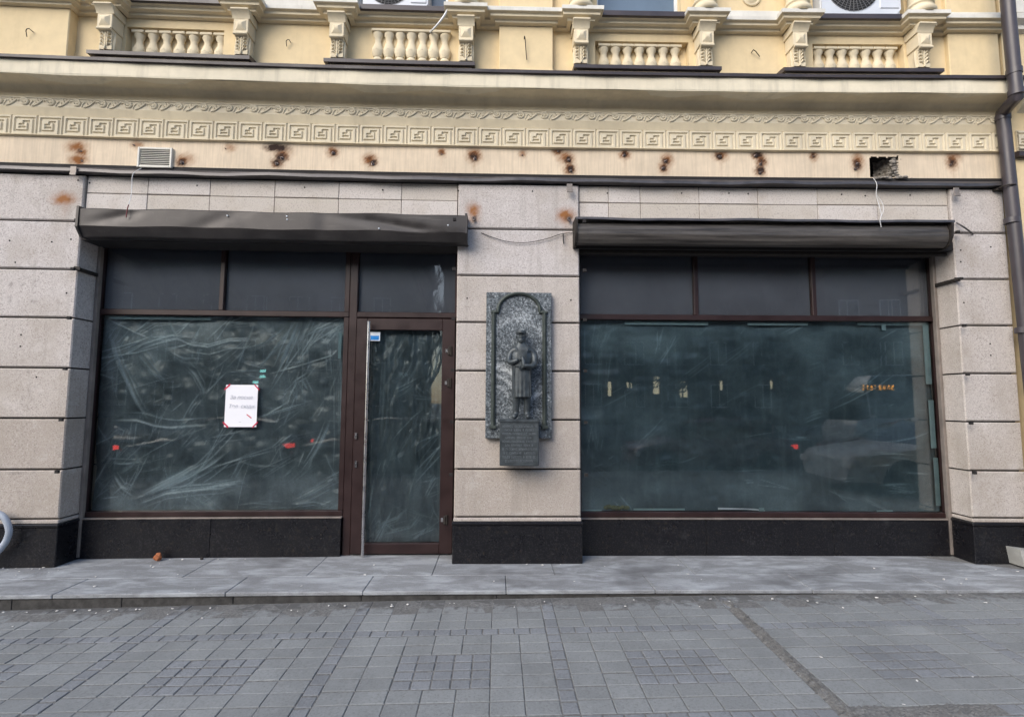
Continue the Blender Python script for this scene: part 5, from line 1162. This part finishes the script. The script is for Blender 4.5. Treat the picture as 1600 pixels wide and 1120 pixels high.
def vehicle(name, label, cat, x, y, z, L, Wd, top, outline, paint, yaw=0.0, wheels=(.8, -.8), wr=.32, lit=True, glass_span=None, extra=None):
    """outline: stations (x, belt z, roof z or None) from the nose at -L/2 to the tail at +L/2"""
    o = bpy.data.objects.new(name, None); COL.objects.link(o); WL[o.name] = (0, 0, 0); tag(o, label, cat, 'vehicles reflected in the shop windows')
    def loft(stations, prof, nm, mat):
        m = MB(False); k = len(prof(stations[0])); vs = []
        for s_ in stations: vs += prof(s_)
        m.add(vs, [(i*k+j, (i+1)*k+j, (i+1)*k+(j+1) % k, i*k+(j+1) % k) for i in range(len(stations)-1) for j in range(k)]+[tuple(range(k)), tuple(reversed(range((len(stations)-1)*k, len(stations)*k)))])
        return m.build(nm, mat, o, smooth=True, sharp=40)
    def pb(s_):
        a, b, t = s_[0], s_[1], s_[3]; h = Wd/2*t
        return [(a, -h*.86, .20), (a, h*.86, .20), (a, h, .36), (a, h, b*.72), (a, h*.95, b*.93), (a, h*.82, b), (a, -h*.82, b), (a, -h*.95, b*.93), (a, -h, b*.72), (a, -h, .36)]
    loft(outline, pb, 'body', M[paint])
    cab = [s_ for s_ in outline if s_[2]]
    def pc(s_): a, b, r = s_[0], s_[1], s_[2]; h = Wd/2; return [(a, -h*.80, b-.02), (a, h*.80, b-.02), (a, h*.80-(r-b)*.22, r-.03), (a, -h*.80+(r-b)*.22, r-.03)]
    loft(cab, pc, 'window', M['carglass'])
    rf = [s_ for s_ in cab if s_[2]-s_[1] > .25]
    def pr(s_): a, b, r = s_[0], s_[1], s_[2]; h = Wd/2*.80-(r-b)*.22; return [(a, -h-.01, r-.05), (a, h+.01, r-.05), (a, h*.8, r), (a, -h*.8, r)]
    loft(rf, pr, 'roof', M[paint])
    for a in [s_[0] for s_ in (rf[0], rf[len(rf)//2], rf[-1])]:
        s_ = [q for q in rf if q[0] == a][0]
        for sg in (-1, 1):
            m = MB(False); m.tube([(a-.03, sg*(Wd/2*.80+.005), s_[1]-.03), (a+.03, sg*(Wd/2*.80-(s_[2]-s_[1])*.22+.005), s_[2]-.04)], .03, 6); m.build('pillar', M[paint], o)
    for wx in wheels:
        for sg in (-1, 1):
            m = MB(False); m.lathe((wx, sg*(Wd/2-.09), wr), [(wr*.62, -.09), (wr*.94, -.10), (wr, -.07), (wr, .07), (wr*.94, .10), (wr*.62, .09)], 24, axis='y'); w_ = m.build('wheel', M['tyre'], o, smooth=True)
            m = MB(False); m.lathe((wx, sg*(Wd/2-.0), wr), [(wr*.62, -.02*sg), (wr*.55, -.03*sg), (wr*.2, .0), (.01, .0)], 18, axis='y'); m.build('rim', M['rim'], w_, smooth=True)
    b0, b1 = outline[0], outline[-1]
    for sg in (-1, 1):
        m = MB(False); m.box(L/2-.22, L/2+.015, sg*Wd*.42-.09, sg*Wd*.42+.09, b1[1]*.78, b1[1]*.92, .02); m.build('tail_light', M['tail'] if lit else M['carred'], o)
        m = MB(False); m.box(-L/2-.01, -L/2+.2, sg*Wd*.37-.14, sg*Wd*.37+.14, b0[1]*.72, b0[1]*.95, .02); m.build('headlight', M['lamp'], o)
        m = MB(False); m.ball((rf[0][0]-.1, sg*(Wd/2+.06), rf[0][1]+.06), .07, .09, .06, 10, 6); m.build('wing_mirror', M[paint], o, smooth=True)
    if extra: extra(o)
    o.location = (x, y, z); o.rotation_euler = (0, 0, yaw); return o
def hatch(L=4.1):
    h = L/2; return [(-h, .62, None, .80), (-h+.12, .72, None, .93), (-h+.9, .90, None, 1), (-h+1.0, .92, .94, 1), (-h+1.65, .94, 1.36, 1), (-h+2.2, .95, 1.46, 1), (-h+3.0, .96, 1.44, 1), (-h+3.6, .97, 1.34, 1), (h-.12, .97, 1.0, .95), (h, .86, None, .86)]
def sedan(L=4.5):
    h = L/2; return [(-h, .60, None, .80), (-h+.12, .70, None, .93), (-h+1.1, .86, None, 1), (-h+1.2, .88, .90, 1), (-h+1.95, .90, 1.32, 1), (-h+2.5, .91, 1.43, 1), (-h+3.1, .92, 1.40, 1), (-h+3.7, .94, 1.12, 1), (-h+3.85, .94, .96, 1), (h-.12, .90, None, .95), (h, .80, None, .86)]
rz = road_z
vehicle('car', 'dark red hatchback reflected in the middle of the right shop window', 'car', 5.6, -8.7, rz, 4.1, 1.74, 1.46, hatch(), 'carred', wheels=(-1.25, 1.3))
vehicle('car', 'dark grey saloon with glowing tail lamps reflected low in the left shop window', 'car', -11.6, -8.7, rz, 4.5, 1.76, 1.43, sedan(), 'cargrey', wheels=(-1.35, 1.35))
vehicle('car', 'dark blue hatchback with glowing tail lamps reflected right of the paper notice', 'car', -7.2, -8.6, rz, 4.1, 1.74, 1.46, hatch(), 'carblue', wheels=(-1.25, 1.3))
vehicle('car', 'grey hatchback whose red tail lamp is reflected in the shop door', 'car', -3.1, -8.6, rz, 4.1, 1.74, 1.46, hatch(), 'cargrey', wheels=(-1.25, 1.3))
vehicle('car', 'dark red saloon reflected below the bus at the right end of the window', 'car', 11.6, -9.4, rz, 4.5, 1.76, 1.43, sedan(), 'carred', wheels=(-1.35, 1.35))
vehicle('car', 'pale saloon parked on the pavement, reflected low in the right shop window', 'car', 8.45, -4.3, gz(8.45, -4.3), 4.5, 1.78, 1.43, sedan(), 'carwhite', wheels=(-1.35, 1.35), lit=False)
def led(o):
    m = MB(False); m.box(-3.3, -2.2, 1.07, 1.10, 2.35, 2.58, .01); b = m.build('destination_board', M['acd'], o)
    r5 = random.Random(3); m = MB(False)
    for r in range(7):
        for c in range(40):
            if (c % 6) < 4 and (c % 23) < 19 and r5.random() < .5: m.box(-3.26+c*.0255, -3.24+c*.0255, 1.10, 1.106, 2.38+r*.026, 2.40+r*.026)
    m.build('amber_dots', M['led'], b)
hb = 3.5
vehicle('minibus', 'white minibus with a lit amber board, reflected in the right shop window', 'bus', 16.0, -14.2, rz, 7.0, 2.1, 2.9, [(-hb, 1.05, None, .86), (-hb+.15, 1.25, 1.3, .95), (-hb+.7, 1.35, 2.55, 1), (-hb+1.0, 1.35, 2.95, 1), (0, 1.35, 3.0, 1), (hb-.3, 1.35, 2.98, 1), (hb, 1.30, 2.7, .98)], 'carwhite', wheels=(-2.4, 2.2), wr=.38, extra=led)
# bare street trees
def tree(seed, h, label, x, y, z):
    o = bpy.data.objects.new('bare_tree', None); COL.objects.link(o); WL[o.name] = (0, 0, 0); tag(o, label, 'tree', 'bare street trees across the road'); r = random.Random(seed); tk, cr = MB(False), MB(False)
    def grow(p, d, L, rad, lv, m):
        pts = [p]; q = Vector(p); dd = Vector(d)
        for i in range(4): dd = (dd+Vector((r.gauss(0, .12), r.gauss(0, .12), r.gauss(.04, .06)))).normalized(); q = q+dd*L/4; pts.append(q.copy())
        m.tube(pts, [rad*(1-.14*i) for i in range(5)], 8 if lv < 2 else (5 if lv < 3 else 3), caps=False)
        if lv >= 5: return
        for k in range(3 if lv < 3 else 4):
            t = r.uniform(.45, 1.0) if k else 1.0; b = pts[min(4, int(t*4))]; a = r.uniform(0, 6.28); sp = r.uniform(.4, .85)
            nd = (dd+Vector((math.cos(a)*sp, math.sin(a)*sp, r.uniform(-.05, .35)))).normalized(); grow(b, nd, L*r.uniform(.6, .78), rad*(.60 if k else .70), lv+1, cr if lv >= 0 else m)
    grow(Vector((0, 0, -.1)), Vector((r.gauss(0, .04), r.gauss(0, .04), 1)), h*.30, .19, 0, tk)
    tk.build('trunk', M['bark'], o, smooth=True); cr.build('crown', M['bark'], o, fixn=False); o.location = (x, y, z); return o
ta = tree(4, 11, 'bare dark street tree reflected in the upper pane above the shop door', -3.5, -21.5, road_z+.13); tb = tree(9, 10, 'bare dark street tree reflected in the first upper pane of the right window', 6.5, -21.2, road_z+.13)
for i, (x, y, s_, src_) in enumerate(((-14, -21.6, 1.05, ta), (-20, -21.3, .95, tb), (-8.5, -21.4, .9, tb), (1.0, -21.5, 1.0, ta), (12.5, -21.4, 1.1, ta), (19, -21.6, 1.0, tb), (26, -21.4, 1.0, ta), (-5.8, -23.0, 1.05, tb), (-11.3, -23.2, 1.0, ta), (-1.2, -24.0, 1.1, tb), (4.0, -23.5, .95, ta), (9.4, -23.2, 1.05, tb), (15.6, -23.6, 1.0, ta))):
    c = copy_tree(src_); c.location = (x, y, road_z+.13); c.rotation_euler = (0, 0, 1.3*i+.6); c.scale = (s_,)*3
    c['label'] = 'bare dark street tree in the row across the road seen only in the upper panes'
# houses across the road
def far_house(x0, x1, h, mat, label, floors):
    o = bpy.data.objects.new('far_house', None); COL.objects.link(o); WL[o.name] = (0, 0, 0); tag(o, label, 'building'); yf = -34.0; n = int((x1-x0)/3)
    W_ = [(x0+1+i*(x1-x0-1.2)/n, x0+1+i*(x1-x0-1.2)/n+1.3, 1.2+3.3*f, 1.2+3.3*f+1.8) for i in range(n) for f in range(floors)]
    m = MB(False); m.box(x0, x1, yf-10, yf, road_z, h); m.build('wall', M[mat], o)
    m = MB(False); m.prism([(yf+.5, h), (yf-5, h+2.6), (yf-10.5, h)], x0-.4, x1+.4, seg=50); m.build('roof', M['farroof'], o)
    proto = lit = None
    for i, (a, b, c, d) in enumerate(W_):
        l = False
        src_ = lit if l else proto
        if src_ is None:
            k = MB(False); k.box(0, 1.3, -.02, .05, 0, 1.8); k.box(.06, .62, .051, .06, .06, 1.74, 0, 1); k.box(.68, 1.24, .051, .06, .06, 1.74, 0, 1); w_ = k.build('window', [M['pvc'], M['litwin'] if l else M['carglass']], o)
            if l: lit = w_
            else: proto = w_
        else: w_ = src_.copy(); COL.objects.link(w_); w_.parent = o
        w_.location = (a, yf, c)
    return o
BR = None
far_house(-46, -6, 12.6, 'farwall', 'long grey plastered house across the road reflected behind the trees at left', 3)
BR = far_house(-4, 22, 12.4, 'farwall2', 'lower brown brick house across the road reflected behind the trees', 2)
far_house(24, 60, 14.0, 'farwall', 'tall grey house across the road reflected at the far right', 3)
lp = None
for x, z, w_, h in ((8.2, 2.6, .25, 1.1), (9.6, 2.7, .2, .8), (11.6, 2.9, .45, 1.3), (13.6, 2.6, .3, 1.2), (16.4, 2.9, .15, .7), (20.0, 3.0, .12, .6)):
    if lp is None: k = MB(False); k.box(-.5, .5, .06, .09, -.5, .5); lp = k.build('lit_pane', M['litwin'], BR); o = lp
    else: o = lp.copy(); COL.objects.link(o); o.parent = BR
    o.location = (x, -34.0, z); o.scale = (w_, 1, h)
m = MB(False)
for a, b in ((0, .5), (0, .2), (-.35, -.1), (-.35, -.4)): m.box(a, a+.28, -.03, .03, b, b+.12, .01)
o = m.build('lit_sign', M['cyan']); o.location = (-12.0, -22.0, 2.6); tag(o, 'cyan lit sign glowing in the left window just above the paper notice', 'sign')
